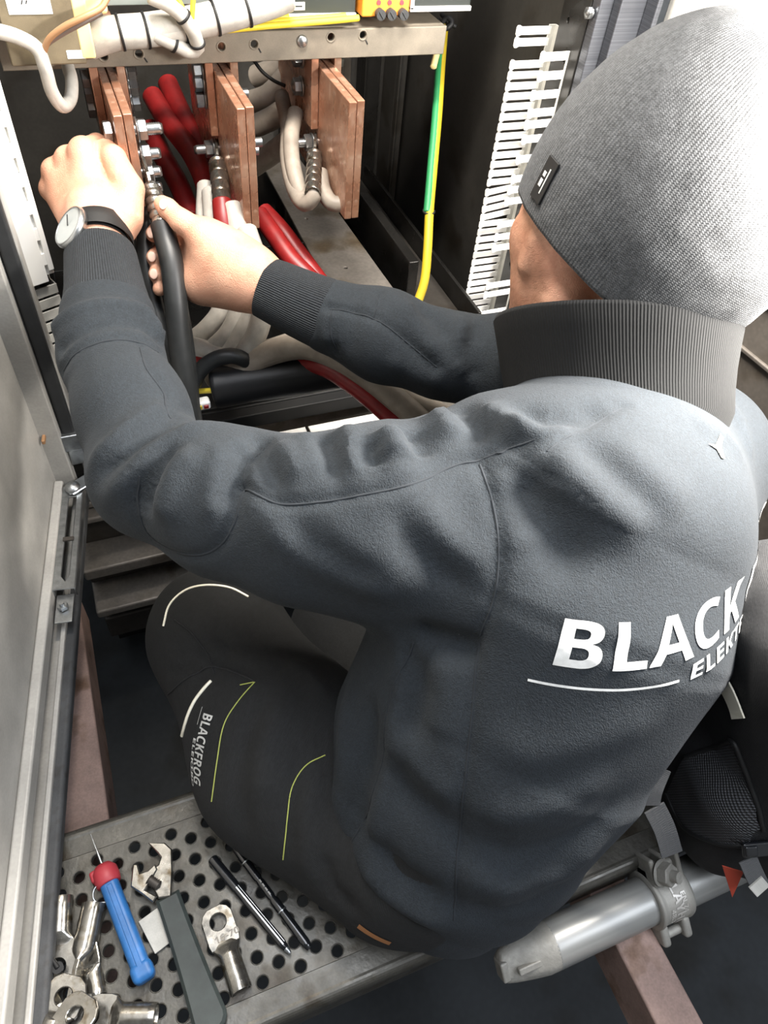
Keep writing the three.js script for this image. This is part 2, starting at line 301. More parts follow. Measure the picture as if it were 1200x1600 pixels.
// naive surface nets with block culling; returns { pos: [Vector3], nor: [Vector3], tri: [int] }
function netMesh(f, lo, hi, h) {
  const B = 8, nx = Math.ceil((hi.x - lo.x) / h / B) * B, ny = Math.ceil((hi.y - lo.y) / h / B) * B, nz = Math.ceil((hi.z - lo.z) / h / B) * B;
  const sx = nx + 1, sy = ny + 1, val = new Float32Array(sx * sy * (nz + 1)).fill(1), id = (i, j, k) => i + sx * (j + sy * k), active = [];
  const half = B * h / 2, diag = half * 1.7321 * 1.6 + h;
  for (let k = 0; k < nz; k += B) for (let j = 0; j < ny; j += B) for (let i = 0; i < nx; i += B) {
    const c = f(lo.x + i * h + half, lo.y + j * h + half, lo.z + k * h + half);
    if (Math.abs(c) > diag) { if (c < 0) for (let c2 = k; c2 <= k + B; c2++) for (let b = j; b <= j + B; b++) for (let a = i; a <= i + B; a++) { const q = id(a, b, c2); if (val[q] === 1) val[q] = -1; } continue; }
    active.push([i, j, k]);
    for (let c2 = k; c2 <= k + B; c2++) for (let b = j; b <= j + B; b++) for (let a = i; a <= i + B; a++) { const q = id(a, b, c2); if (val[q] === 1 || val[q] === -1) val[q] = f(lo.x + a * h, lo.y + b * h, lo.z + c2 * h); }
  }
  const vert = new Map(), pos = [], nor = [], tri = [];
  const corner = [[0, 0, 0], [1, 0, 0], [0, 1, 0], [1, 1, 0], [0, 0, 1], [1, 0, 1], [0, 1, 1], [1, 1, 1]], edges = [[0, 1], [2, 3], [4, 5], [6, 7], [0, 2], [1, 3], [4, 6], [5, 7], [0, 4], [1, 5], [2, 6], [3, 7]];
  for (const [bi, bj, bk] of active) for (let k = bk; k < bk + B; k++) for (let j = bj; j < bj + B; j++) for (let i = bi; i < bi + B; i++) {
    const v = corner.map(([a, b, c]) => val[id(i + a, j + b, k + c)]);
    let neg = 0; for (const q of v) if (q < 0) neg++;
    if (!neg || neg === 8) continue;
    let x = 0, y = 0, z = 0, n = 0;
    for (const [a, b] of edges) if ((v[a] < 0) !== (v[b] < 0)) { const t = v[a] / (v[a] - v[b]), A = corner[a], C = corner[b]; x += A[0] + (C[0] - A[0]) * t; y += A[1] + (C[1] - A[1]) * t; z += A[2] + (C[2] - A[2]) * t; n++; }
    const p = V3(lo.x + (i + x / n) * h, lo.y + (j + y / n) * h, lo.z + (k + z / n) * h);
    let g = grad(f, p.x, p.y, p.z);
    for (let it = 0; it < 2; it++) { const d = f(p.x, p.y, p.z); p.addScaledVector(g, Math.max(-h, Math.min(h, -d * 0.8))); }
    vert.set(id(i, j, k), pos.length); pos.push(p); nor.push(grad(f, p.x, p.y, p.z));
  }
  const quad = (a, b, c, d, flip) => { if (a === undefined || b === undefined || c === undefined || d === undefined) return; flip ? tri.push(a, c, b, a, d, c) : tri.push(a, b, c, a, c, d); };
  for (const [bi, bj, bk] of active) for (let k = bk; k < bk + B; k++) for (let j = bj; j < bj + B; j++) for (let i = bi; i < bi + B; i++) {
    const s0 = val[id(i, j, k)] < 0;
    if (j > 0 && k > 0 && s0 !== (val[id(i + 1, j, k)] < 0)) quad(vert.get(id(i, j - 1, k - 1)), vert.get(id(i, j, k - 1)), vert.get(id(i, j, k)), vert.get(id(i, j - 1, k)), !s0);
    if (i > 0 && k > 0 && s0 !== (val[id(i, j + 1, k)] < 0)) quad(vert.get(id(i - 1, j, k - 1)), vert.get(id(i - 1, j, k)), vert.get(id(i, j, k)), vert.get(id(i, j, k - 1)), !s0);
    if (i > 0 && j > 0 && s0 !== (val[id(i, j, k + 1)] < 0)) quad(vert.get(id(i - 1, j - 1, k)), vert.get(id(i, j - 1, k)), vert.get(id(i, j, k)), vert.get(id(i - 1, j, k)), !s0);
  }
  return { pos, nor, tri };
}
// folds drawn as curves on the surface: each {pts (Vector3 on the surface), h, w}
function makeFolds(list) {
  const fs = list.filter((f) => f.pts.length > 1).map(({ pts, h, w, fade = 1 }) => {
    const c = V3(); pts.forEach((p) => c.add(p)); c.multiplyScalar(1 / pts.length);
    let R = 0; pts.forEach((p) => { R = Math.max(R, p.distanceTo(c)); });
    const len = [0]; for (let i = 1; i < pts.length; i++) len.push(len[i - 1] + pts[i].distanceTo(pts[i - 1]));
    return { pts, h, w, c, R: R + w * 3, len, L: len[len.length - 1], fade };
  });
  return (p) => {
    let s = 0;
    for (const f of fs) {
      if (p.distanceToSquared(f.c) > f.R * f.R) continue;
      let best = 1e9, at = 0;
      for (let i = 0; i + 1 < f.pts.length; i++) {
        const A = f.pts[i], Bq = f.pts[i + 1], dx = Bq.x - A.x, dy = Bq.y - A.y, dz = Bq.z - A.z, L = dx * dx + dy * dy + dz * dz + 1e-12;
        let t = ((p.x - A.x) * dx + (p.y - A.y) * dy + (p.z - A.z) * dz) / L; t = t < 0 ? 0 : t > 1 ? 1 : t;
        const d = (p.x - A.x - dx * t) ** 2 + (p.y - A.y - dy * t) ** 2 + (p.z - A.z - dz * t) ** 2;
        if (d < best) { best = d; at = f.len[i] + t * (f.len[i + 1] - f.len[i]); }
      }
      const q = at / f.L, e = f.fade ? Math.min(1, Math.min(q, 1 - q) * 4 + 0.25) : 1;
      s += f.h * Math.exp(-best / (f.w * f.w)) * e;
    }
    return s;
  };
}
// sweep a ray from the eye through a photo pixel onto a distance field
function hitField(f, px, py, near = 0.3, far = 1.6) {
  const r = rayAt(px, py), L = r.length(); r.normalize();
  let t = near * L; const p = V3();
  for (let i = 0; i < 160; i++) { p.copy(EYE).addScaledVector(r, t); const d = f(p.x, p.y, p.z); if (d < 0.0004) return p; t += Math.max(d * 0.6, 0.0004); if (t > far * L) break; }
  return null;
}
function drop(f, p, dir, far = 0.6) {   // march from p along dir onto f
  const q = p.clone(); let t = 0;
  for (let i = 0; i < 200; i++) { const d = f(q.x, q.y, q.z); if (d < 0.0003) return q; const st = Math.max(d * 0.6, 0.0004); t += st; if (t > far) return null; q.addScaledVector(dir, st); }
  return null;
}
const traced = (f, pix) => { const out = []; for (let i = 0; i < pix.length; i++) { const p = hitField(f, pix[i][0], pix[i][1]); if (p) out.push(p); } return out; };
// soft mesh -> geometry with box-projected uv in metres
function softGeo(m, disp, colorFn) {
  const { pos, nor, tri } = m;
  const P = disp ? pos.map((p, i) => p.clone().addScaledVector(nor[i], disp(p))) : pos;
  let N = nor;
  if (disp) {
    N = pos.map(() => V3()); const ab = V3(), ac = V3();
    for (let i = 0; i < tri.length; i += 3) { const [a, b, c] = [tri[i], tri[i + 1], tri[i + 2]]; ab.subVectors(P[b], P[a]); ac.subVectors(P[c], P[a]); ab.cross(ac); N[a].add(ab); N[b].add(ab); N[c].add(ab); }
    N.forEach((n) => n.normalize());
  }
  const key = new Map(), idx = [], p = [], n = [], uv = [], col = [], ab = V3(), ac = V3();
  for (let i = 0; i < tri.length; i += 3) {
    const t = [tri[i], tri[i + 1], tri[i + 2]]; ab.subVectors(P[t[1]], P[t[0]]); ac.subVectors(P[t[2]], P[t[0]]); ab.cross(ac);
    const x = Math.abs(ab.x), y = Math.abs(ab.y), z = Math.abs(ab.z), ax = x >= y && x >= z ? 0 : y >= z ? 1 : 2;
    for (const v of t) {
      const k = v * 3 + ax; let q = key.get(k);
      if (q === undefined) {
        q = p.length / 3; key.set(k, q); const a = P[v], b = N[v]; p.push(a.x, a.y, a.z); n.push(b.x, b.y, b.z);
        ax === 0 ? uv.push(a.z, a.y) : ax === 1 ? uv.push(a.x, a.z) : uv.push(a.x, a.y);
        if (colorFn) col.push(...colorFn(pos[v], b));
      }
      idx.push(q);
    }
  }
  const g = new THREE.BufferGeometry();
  g.setAttribute('position', new THREE.Float32BufferAttribute(p, 3)); g.setAttribute('normal', new THREE.Float32BufferAttribute(n, 3)); g.setAttribute('uv', new THREE.Float32BufferAttribute(uv, 2));
  if (colorFn) g.setAttribute('color', new THREE.Float32BufferAttribute(col, 3));
  g.setIndex(idx);
  return g;
}
const boundsOf = (pts, m) => { const b = new THREE.Box3().setFromPoints(pts); b.expandByScalar(m); return [b.min, b.max]; };
// thin raised line on a field: pixel polyline -> tube half sunk into the (displaced) surface
function surfaceLine(f, disp, pix, r, lift = 0) {
  const c = new THREE.CatmullRomCurve3(pix.map(([x, y]) => V3(x, y, 0)), false, 'centripetal'), pts = [], n = Math.max(8, Math.round(c.getLength() / 9));
  for (const q of c.getSpacedPoints(n)) { const p = hitField(f, q.x, q.y); if (!p) continue; const g = grad(f, p.x, p.y, p.z); pts.push(p.clone().addScaledVector(g, (disp ? disp(p) : 0) + lift)); }
  return pts.length > 2 ? tube(pts, r, pts.length * 2, 6) : null;
}
// flat artwork laid onto a field: shapes in a plane (o, u, v), dropped along -n
function layOn(shapes, f, disp, o, u, v, n, lift = 0.0007, maxEdge = 0.006) {
  const list = [];
  for (const s of shapes) {
    let g = new THREE.ShapeGeometry(s, 8); g = g.toNonIndexed(); const p = g.attributes.position, q = [];
    const split = (a, b, c, d) => {
      const e = [a.distanceTo(b), b.distanceTo(c), c.distanceTo(a)], m = Math.max(...e);
      if (m < maxEdge || d > 9) { q.push(a, b, c); return; }
      const k = e.indexOf(m), [A, Bq, C] = k === 0 ? [a, b, c] : k === 1 ? [b, c, a] : [c, a, b], mid = A.clone().add(Bq).multiplyScalar(0.5);
      split(A, mid, C, d + 1); split(mid, Bq, C, d + 1);
    };
    for (let i = 0; i < p.count; i += 3) split(V3().fromBufferAttribute(p, i), V3().fromBufferAttribute(p, i + 1), V3().fromBufferAttribute(p, i + 2), 0);
    const out = [], uv = []; 
    for (let i = 0; i < q.length; i += 3) {
      const t = [0, 1, 2].map((k) => { const w = add(o, u, q[i + k].x, v, q[i + k].y, n, 0.12), h = drop(f, w, n.clone().negate(), 0.4); if (!h) return null; const g2 = grad(f, h.x, h.y, h.z); return h.addScaledVector(g2, (disp ? disp(h) : 0) + lift); });
      if (t.some((k) => !k) || t[0].distanceTo(t[1]) > 0.03 || t[1].distanceTo(t[2]) > 0.03) continue;
      t.forEach((w, k) => { out.push(w.x, w.y, w.z); uv.push(q[i + k].x, q[i + k].y); });
    }
    if (!out.length) continue;
    let gg = new THREE.BufferGeometry(); gg.setAttribute('position', new THREE.Float32BufferAttribute(out, 3)); gg.setAttribute('uv', new THREE.Float32BufferAttribute(uv, 2));
    gg = mergeVertices(gg, 1e-5); gg.computeVertexNormals(); list.push(gg);
  }
  return list.length ? join(list) : null;
}
// artwork wrapped along a surface: x follows the section of the surface by the plane (o, up), y climbs the surface from there
function wrapOn(shapes, f, disp, o, up, right, lift = 0.0008, maxEdge = 0.004) {
  let x0 = 1e9, x1 = -1e9, y0 = 1e9, y1 = -1e9; for (const s of shapes) for (const p of s.getPoints()) { x0 = Math.min(x0, p.x); x1 = Math.max(x1, p.x); y0 = Math.min(y0, p.y); y1 = Math.max(y1, p.y); }
  const st = 0.002, nx0 = Math.floor(x0 / st) - 1, nx1 = Math.ceil(x1 / st) + 1, ny0 = Math.floor(y0 / st) - 1, ny1 = Math.ceil(y1 / st) + 1, cols = [];
  const settle = (p) => { for (let i = 0; i < 3; i++) { const g = grad(f, p.x, p.y, p.z); p.addScaledVector(g, -f(p.x, p.y, p.z) * 0.9); } return p; };
  const tang = (p, ref) => { const g = grad(f, p.x, p.y, p.z), t = up.clone().cross(g).normalize(); return t.dot(ref) < 0 ? t.negate() : t; };
  const walk = (n, sg) => { const p = o.clone(), out = [settle(p.clone())]; let ref = right.clone().multiplyScalar(sg); for (let i = 0; i < n; i++) { ref = tang(p, ref); p.addScaledVector(ref, st); settle(p); out.push(p.clone()); } return out; };
  const fw = walk(Math.max(nx1, 1), 1), bw = walk(Math.max(-nx0, 1), -1);
  for (let i = nx0; i <= nx1; i++) {
    const b = i >= 0 ? fw[i] : bw[-i], col = [];
    for (const sg of [-1, 1]) { const p = b.clone(), lim = sg > 0 ? ny1 : -ny0; for (let k = 0; k <= lim; k++) { col[(sg > 0 ? k : -k) - ny0] = p.clone(); const g = grad(f, p.x, p.y, p.z), d = up.clone().addScaledVector(g, -up.dot(g)).normalize(); p.addScaledVector(d, sg * st); settle(p); } }
    cols.push(col);
  }
  const at = (x, y) => { const X0 = x / st - nx0, Y0 = y / st - ny0, i = Math.floor(X0), j = Math.floor(Y0), u = X0 - i, v = Y0 - j; const p = cols[i][j].clone().multiplyScalar((1 - u) * (1 - v)); p.addScaledVector(cols[i + 1][j], u * (1 - v)).addScaledVector(cols[i][j + 1], (1 - u) * v).addScaledVector(cols[i + 1][j + 1], u * v); const g = grad(f, p.x, p.y, p.z); p.addScaledVector(g, -f(p.x, p.y, p.z)); return p.addScaledVector(g, (disp ? disp(p) : 0) + lift); };
  const list = [];
  for (const s of shapes) {
    const p = new THREE.ShapeGeometry(s, 8).toNonIndexed().attributes.position, q = [];
    const split = (a, b, c, d) => { const e = [a.distanceTo(b), b.distanceTo(c), c.distanceTo(a)], m = Math.max(...e); if (m < maxEdge || d > 10) { q.push(a, b, c); return; } const k = e.indexOf(m), [A, Bq, C] = k === 0 ? [a, b, c] : k === 1 ? [b, c, a] : [c, a, b], mid = A.clone().add(Bq).multiplyScalar(0.5); split(A, mid, C, d + 1); split(mid, Bq, C, d + 1); };
    for (let i = 0; i < p.count; i += 3) split(V3().fromBufferAttribute(p, i), V3().fromBufferAttribute(p, i + 1), V3().fromBufferAttribute(p, i + 2), 0);
    const out = [], uv = []; for (const w of q) { const h = at(w.x, w.y); out.push(h.x, h.y, h.z); uv.push(w.x, w.y); }
    if (!out.length) continue;
    let g = new THREE.BufferGeometry(); g.setAttribute('position', new THREE.Float32BufferAttribute(out, 3)); g.setAttribute('uv', new THREE.Float32BufferAttribute(uv, 2)); g = mergeVertices(g, 1e-5); g.computeVertexNormals(); list.push(g);
  }
  return list.length ? join(list) : null;
}
// text outline shapes scaled so that capitals are `size` high; stretch widens them
function textShapes(text, size, fnt = font, stretch = 1, dx = 0, dy = 0, skew = 0) {
  const shapes = fnt.generateShapes(text, size * 1.38), map = (p) => new THREE.Vector2(p.x * stretch + p.y * skew + dx, p.y + dy);
  return shapes.map((s) => { const e = s.extractPoints(8), q = new THREE.Shape(e.shape.map(map)); q.holes = e.holes.map((h) => new THREE.Path(h.map(map))); return q; });
}
const textWidth = (text, size, fnt = font, stretch = 1) => { let m = 0; for (const s of textShapes(text, size, fnt, stretch)) for (const p of s.getPoints()) m = Math.max(m, p.x); return m; };
const rectShape = (x0, x1, y0, y1) => new THREE.Shape([new THREE.Vector2(x0, y0), new THREE.Vector2(x1, y0), new THREE.Vector2(x1, y1), new THREE.Vector2(x0, y1)]);

// ================================================================ the room (walls and ceiling out of view, kept pale to bounce light)
struct('floor', bx(-1.9, 2.1, -0.54, -0.5, -1.9, 1.4), M.darkFloor);
struct('ceiling', bx(-1.9, 2.1, 2.35, 2.4, -1.9, 1.4), M.wallPaint);
struct('wall_left', bx(-1.9, -1.82, -0.5, 2.35, -1.82, 1.32), M.wallPaint);
struct('wall_right', bx(2.02, 2.1, -0.5, 2.35, -1.82, 1.32), M.wallPaint);
struct('wall_front', bx(-1.9, 2.1, -0.5, 2.35, -1.9, -1.82), M.wallPaint);
struct('wall_back', bx(-1.9, 2.1, -0.5, 2.35, 1.32, 1.4), M.wallPaint);
{
  const back = UNSEEN_FLOOD.clone().sub(UNSEEN_FLOOD_TO).normalize(), side = Y.clone().cross(back).normalize(), up = back.clone().cross(side).normalize(), l = thing('unseen_flood_light', 'unseen flat flood light behind the camera, lights the tube and plank', 'light', UNSEEN_FLOOD);
  part('housing', obx(add(UNSEEN_FLOOD, back, 0.04), side, up, back, 1.06, 0.46, 0.06, 0.01), M.whitePlastic, l);
  part('diffuser', obx(add(UNSEEN_FLOOD, back, 0.006), side, up, back, 1.0, 0.4, 0.006, 0.002), std({ color: 0xffffff, emissive: 0xeef4ff, emissiveIntensity: 2, name: 'diffuser' }), l);
  part('hanger', tube([add(UNSEEN_FLOOD, back, 0.065), V3(UNSEEN_FLOOD.x + 0.05, 2.34, UNSEEN_FLOOD.z + 0.08)], 0.012), M.darkSteel, l);
}
function lampHead(name, label, pos, to, w, h, emit, mount) {
  const back = pos.clone().sub(to).normalize(), side = Z.clone().cross(back).normalize(), up = back.clone().cross(side).normalize(), l = thing(name, label, 'lamp', pos);
  part('housing', obx(add(pos, back, 0.03), side, up, back, w + 0.03, h + 0.03, 0.045, 0.008), M.blackMetal, l);
  part('lens', obx(add(pos, back, 0.006), side, up, back, w, h, 0.003, 0.001), std({ color: 0xffffff, emissive: 0xfff8f0, emissiveIntensity: emit, name: 'lens' }), l);
  part('bracket', tube([add(pos, back, 0.05), ...mount], 0.009), M.darkSteel, l);
}
lampHead('unseen_side_lamp', 'unseen rectangular lamp beside the right shoulder, lights hat and upper back', UNSEEN_SIDE_LAMP, UNSEEN_SIDE_LAMP_TO, 0.2, 0.14, 6, [V3(0.62, 1.0, -0.28), V3(0.63, 1.6, -0.3), V3(0.63, 2.34, -0.3)]);
lampHead('unseen_top_lamp', 'unseen long lamp above the cabinet opening, lights hands and rail', UNSEEN_TOP_LAMP, UNSEEN_TOP_LAMP_TO, 0.42, 0.07, 4, [V3(0.2, 1.3, -0.74), V3(0.2, 1.6, -0.79)]);
{
  const l = thing('added_fill_panel', 'added square fill light on the ceiling', 'light', V3(FILL_PANEL.x, 2.35, FILL_PANEL.z));
  part('frame', bx(FILL_PANEL.x - 0.63, FILL_PANEL.x + 0.63, 2.295, 2.349, FILL_PANEL.z - 0.63, FILL_PANEL.z + 0.63, 0.006), M.whitePlastic, l);
  part('diffuser', bx(FILL_PANEL.x - 0.6, FILL_PANEL.x + 0.6, 2.285, 2.295, FILL_PANEL.z - 0.6, FILL_PANEL.z + 0.6, 0.002), std({ color: 0xffffff, emissive: 0xf2f6ff, emissiveIntensity: 1, name: 'fillPanelGlow' }), l);
}

// ================================================================ the cabinet
const XL = onZ(90, 610, -0.775).x, XR = 0.6, FRONT = -0.78, BACK = -1.36, BOT = 0.02, TOP = 1.6;
const cabinet = thing('electrical_cabinet', 'open steel electrical cabinet with dark inside and copper busbars', 'cabinet', V3(0.25, BOT, -1.05));
part('back_panel', bx(XL, XR + 0.05, BOT, TOP, BACK - 0.02, BACK), M.darkPanel, cabinet);
part('side_panel', bx(XR, XR + 0.02, BOT, TOP, BACK, FRONT - 0.03), M.darkPanel, cabinet, 'dark right inner side');
part('side_panel', bx(XL - 0.02, XL, BOT, TOP, BACK, FRONT), M.blackMetal, cabinet, 'black left inner side');
part('roof_panel', bx(XL - 0.02, XR + 0.05, TOP, TOP + 0.02, BACK, FRONT), M.darkPanel, cabinet);
part('floor_panel', bx(XL, XR, BOT - 0.02, BOT, BACK, FRONT - 0.07), M.blackMetal, cabinet);
// black front sill with its lip
const sillY = onZ(480, 652, FRONT).y;
part('sill', [bx(XL, XR + 0.02, sillY + 0.012, sillY + 0.03, FRONT - 0.06, FRONT - 0.022, 0.002), bx(XL, XR + 0.02, sillY, sillY + 0.024, FRONT - 0.024, FRONT, 0.002), bx(XL, XR + 0.02, sillY + 0.02, sillY + 0.026, FRONT - 0.03, FRONT - 0.018, 0.002)], M.black, cabinet, 'black bottom sill');
// uprights at the back
for (const [x, w, d, m] of [[0.43, 0.03, 0.03, M.blackMetal], [0.475, 0.022, 0.045, M.darkSteel], [0.53, 0.035, 0.03, M.blackMetal], [0.575, 0.02, 0.06, M.darkPanel], [0.375, 0.02, 0.02, M.blackMetal]]) part('upright', [bx(x - w / 2, x + w / 2, BOT, TOP, BACK + 0.001, BACK + d), bx(x - w / 2, x - w / 2 + 0.003, BOT, TOP, BACK + d, BACK + d + 0.014, 0.0008)], m, cabinet);
// lower shelf plates
part('shelf_plate', prism([[0.315, -0.8], [0.415, -0.8], [0.40, -1.34], [0.325, -1.34]].map(([x, z]) => [x, -z]), 0.004, V3(0, 0.2, 0), X, V3(0, 0, -1), { holes: [{ x: 0.345, y: 1.12, r: 0.003 }, { x: 0.36, y: 0.96, r: 0.003 }] }), M.plate, cabinet, 'grey brown bracket plate');
part('shelf_plate', bx(0.455, 0.515, 0.16, 0.166, -1.33, -0.82), M.darkSteel, cabinet);
part('shelf_plate', [bx(0.44, 0.456, 0.16, 0.235, -1.33, -0.9), bx(0.515, 0.521, 0.12, 0.2, -1.3, -0.8)], M.blackMetal, cabinet);
part('bracket_box', bx(0.235, 0.285, 0.22, 0.30, -1.32, -1.2, 0.003), M.plate, cabinet);
// right front post: black perforated strip, grey channel
{
  const holes = []; for (let k = 0; k < 12; k++) holes.push({ x: 0.84 + (k % 2) * 0.012, y: 0.2 + k * 0.04, r: 0.003 });
  part('perforated_strip', prism([[0.815, 0.04], [0.87, 0.04], [0.87, TOP], [0.815, TOP]], 0.003, V3(XR - 0.012, 0, 0), V3(0, 0, -1), Y, { holes }), M.blackMetal, cabinet, 'black perforated mounting strip');
  const s = onX(922, 20, XR - 0.015); part('screw', [hexPrism(add(s, X, -0.002), X, 0.011, 0.005), lathe([[0.0001, -0.006], [0.004, -0.005], [0.0055, -0.001], [0.0055, 0.002]], s, X, 16)], M.zinc, cabinet);
  part('post', [bx(XR - 0.012, XR + 0.012, BOT, TOP, -0.815, -0.80), bx(XR + 0.005, XR + 0.045, BOT, TOP, -0.80, -0.785), bx(XR + 0.038, XR + 0.045, BOT, TOP, -0.785, -0.765)], std({ color: 0x6a6d74, roughness: 0.35, metalness: 0.7, map: rep(T.brushed, 3), name: 'postSteel' }), cabinet, 'grey steel front post');
}
// left front post with black gasket
part('post', [bx(XL - 0.06, XL - 0.012, 0.03, TOP, FRONT - 0.03, FRONT + 0.002, 0.002), bx(XL - 0.012, XL + 0.006, 0.03, TOP, FRONT - 0.05, FRONT - 0.01, 0.002)], M.doorPaint, cabinet, 'pale left front post');
part('gasket', bx(XL - 0.011, XL + 0.004, 0.13, TOP, FRONT - 0.012, FRONT + 0.006, 0.003), M.gasket, cabinet, 'black rubber gasket');
part('corner_bracket', [bx(XL - 0.016, XL + 0.012, 0.105, 0.132, FRONT - 0.012, FRONT + 0.012, 0.002), bx(XL - 0.012, XL + 0.008, 0.075, 0.105, FRONT - 0.01, FRONT + 0.007, 0.002)], M.zinc, cabinet, 'bent metal corner bracket');
for (const [px, py] of [[62, 633], [72, 662]]) { const s = onZ(px, py, FRONT + 0.004); part('screw', [hexPrism(s, Z, 0.009, 0.006), cyl(s, add(s, Z, 0.008), 0.0028)], M.zinc, cabinet); }
// horizontal mounting rail with round holes
const RZ = -0.95, railY = onZ(350, 99, RZ).y;
{
  const b0 = onZ(8, 122, RZ), b1 = onZ(694, 76, RZ), t1 = onZ(694, 32, RZ), h = t1.y - b1.y, y0 = (b0.y + b1.y) / 2, x0 = b0.x, x1 = b1.x;
  const holes = [[162, 88], [217, 84], [346, 73], [397, 69], [517, 58], [567, 55], [633, 48]].map(([px, py]) => { const p = onZ(px, py, RZ); return { x: p.x, y: p.y, r: 0.0042 }; }).filter((q) => q.y > y0 + 0.006 && q.y < y0 + h - 0.006);
  const rail = part('mounting_rail', [prism([[x0, y0], [x1, y0], [x1, y0 + h], [x0, y0 + h]], 0.006, V3(0, 0, RZ - 0.003), X, Y, { holes }), bx(x0, x1, y0 + h - 0.004, y0 + h, RZ - 0.07, RZ - 0.003), bx(x0, x1, y0, y0 + 0.004, RZ - 0.03, RZ - 0.003)], M.railPaint, cabinet, 'beige mounting rail with round holes');
  for (const q of holes) part('bushing', lathe([[0.0042, -0.004], [0.0042, 0.0004], [0.006, 0.0006], [0.0062, -0.001]], V3(q.x, q.y, RZ), Z, 20), M.railPaint, rail);
  const s = onZ(472, 64, RZ); part('screw', [lathe([[0.0001, 0.004], [0.005, 0.0035], [0.0068, 0.001], [0.0068, -0.001]], s, Z, 20)], M.zinc, rail);
  for (const [px, py] of [[228, 94], [406, 79], [573, 66]]) part('ink_mark', obx(onZ(px, py, RZ + 0.0004), V3(0.5, -0.85, 0).normalize(), V3(0.85, 0.5, 0).normalize(), Z, 0.0055, 0.0015, 0.0006, 0.0002), M.black, rail);
  part('backing_strip', bx(x0 + 0.1, x1, y0 + h + 0.004, y0 + h + 0.024, RZ - 0.1, RZ - 0.085), std({ color: 0x9aa3a0, roughness: 0.4, metalness: 0.5, name: 'dinRail' }), cabinet, 'grey carrier rail');
}
// plinth below: ribbed steel front, pale treads, shade on the risers put into darker colours
const plinth = thing('cabinet_plinth', 'grey ribbed steel plinth stepping down below the cabinet', 'plinth', V3(0.25, -0.5, -0.85));
for (const [y0, y1, z, m] of [[0.0, 0.018, -0.772, M.plate], [-0.018, -0.005, -0.775, M.plate], [-0.04, -0.028, -0.765, M.plate], [-0.122, -0.04, -0.80, M.darkSteel], [-0.145, -0.122, -0.745, M.plate], [-0.205, -0.145, -0.785, M.darkSteel], [-0.222, -0.205, -0.725, M.plate], [-0.30, -0.222, -0.80, M.blackMetal], [-0.36, -0.3, -0.775, M.darkSteel]])
  part('rib', bx(XL - 0.045, XR + 0.1, y0, y1, -0.86, z, 0.004), m, plinth);
part('back_board', bx(XL - 0.045, XR + 0.1, -0.5, 0.018, -0.9, -0.86), M.blackMetal, plinth);

// ---------------------------------------------------------------- left door, swung out towards the viewer
{
  const h0 = onY(128, 770, 0.016), hq = onY(58, 1600, 0.016), h1 = add(hq, hq.clone().sub(h0), 0.2), along = h1.clone().sub(h0).normalize(), L = h0.distanceTo(h1), nrm = along.clone().cross(Y).normalize(); if (nrm.x < 0) nrm.negate();
  const P = (a, y, n) => add(h0, along, a, Y, y, nrm, n), box = (a0, a1, y0, y1, n0, n1, r = 0.002) => obx(P((a0 + a1) / 2, (y0 + y1) / 2, (n0 + n1) / 2), along, Y, nrm, a1 - a0, y1 - y0, n1 - n0, r);
  const door = part('door', [box(0, L, 0, 1.5, -0.03, -0.024), box(0, L, 0, 0.004, -0.03, 0.0), box(0, L, 0.0, 0.02, -0.006, 0.0), box(0, 0.012, 0, 1.5, -0.03, 0)], M.doorPaint, cabinet, 'open pale grey door');
  part('door_lip', [box(0.02, L, 0.026, 0.05, -0.024, -0.012, 0.003)], M.doorPaint, door, 'folded edge of the door');
  part('gasket', box(0, L, -0.004, 0.014, -0.004, 0.011, 0.005), M.gasketGrey, door, 'dirty rubber edge strip');
  // friction stay: slotted channel along the lower edge, arm to the cabinet
  const a0 = 0.03, a1 = 0.2, sy = 0.046;
  part('stay_channel', [prism([[a0, -0.012], [a1, -0.012], [a1, 0.014], [a0, 0.014]], 0.002, P(0, sy, 0), along, nrm, { holes: [[[a0 + 0.02, -0.003], [a1 - 0.02, -0.003], [a1 - 0.012, 0.002], [a1 - 0.02, 0.006], [a0 + 0.02, 0.006]]] }), box(a0, a1, sy - 0.014, sy, 0.0125, 0.0145, 0.0006), box(a0, a1, sy - 0.014, sy, -0.0125, -0.0105, 0.0006), box(a1, a1 + 0.04, sy - 0.012, sy - 0.010, -0.009, 0.011, 0.0006)], M.zinc, door, 'slotted metal door stay');
  const pv = P(a0 + 0.008, sy + 0.004, 0.002), tip = add(pv, X, 0.055, Z, -0.03), ad = tip.clone().sub(pv).normalize();
  part('stay_arm', prism([[-0.009, -0.006], [-0.006, -0.01], [0.065, -0.01], [0.065, 0.01], [-0.006, 0.01], [-0.009, 0.006]], 0.003, pv, ad, Y.clone().cross(ad).normalize().negate()), M.zinc, door, 'flat metal stay arm');
  part('stay_screw', lathe([[0.0001, 0.007], [0.005, 0.006], [0.0095, 0.003], [0.0095, 0]], add(pv, Y, 0.0015), Y, 20), M.zinc, door);
  part('stay_screw', [hexPrism(P(a1 + 0.02, sy - 0.006, 0), Y, 0.011, 0.006), cyl(P(a1 + 0.02, sy - 0.008, 0), P(a1 + 0.02, sy + 0.002, 0), 0.003)], M.zinc, door);
  part('slider', box(a0 + 0.09, a0 + 0.096, sy + 0.0005, sy + 0.003, -0.005, 0.008, 0.0005), M.darkSteel, door);
  part('rubber_stop', box(0.0, 0.024, 0.12, 0.126, -0.02, -0.016, 0.001), M.brownWire, door, 'small brown stop');
}
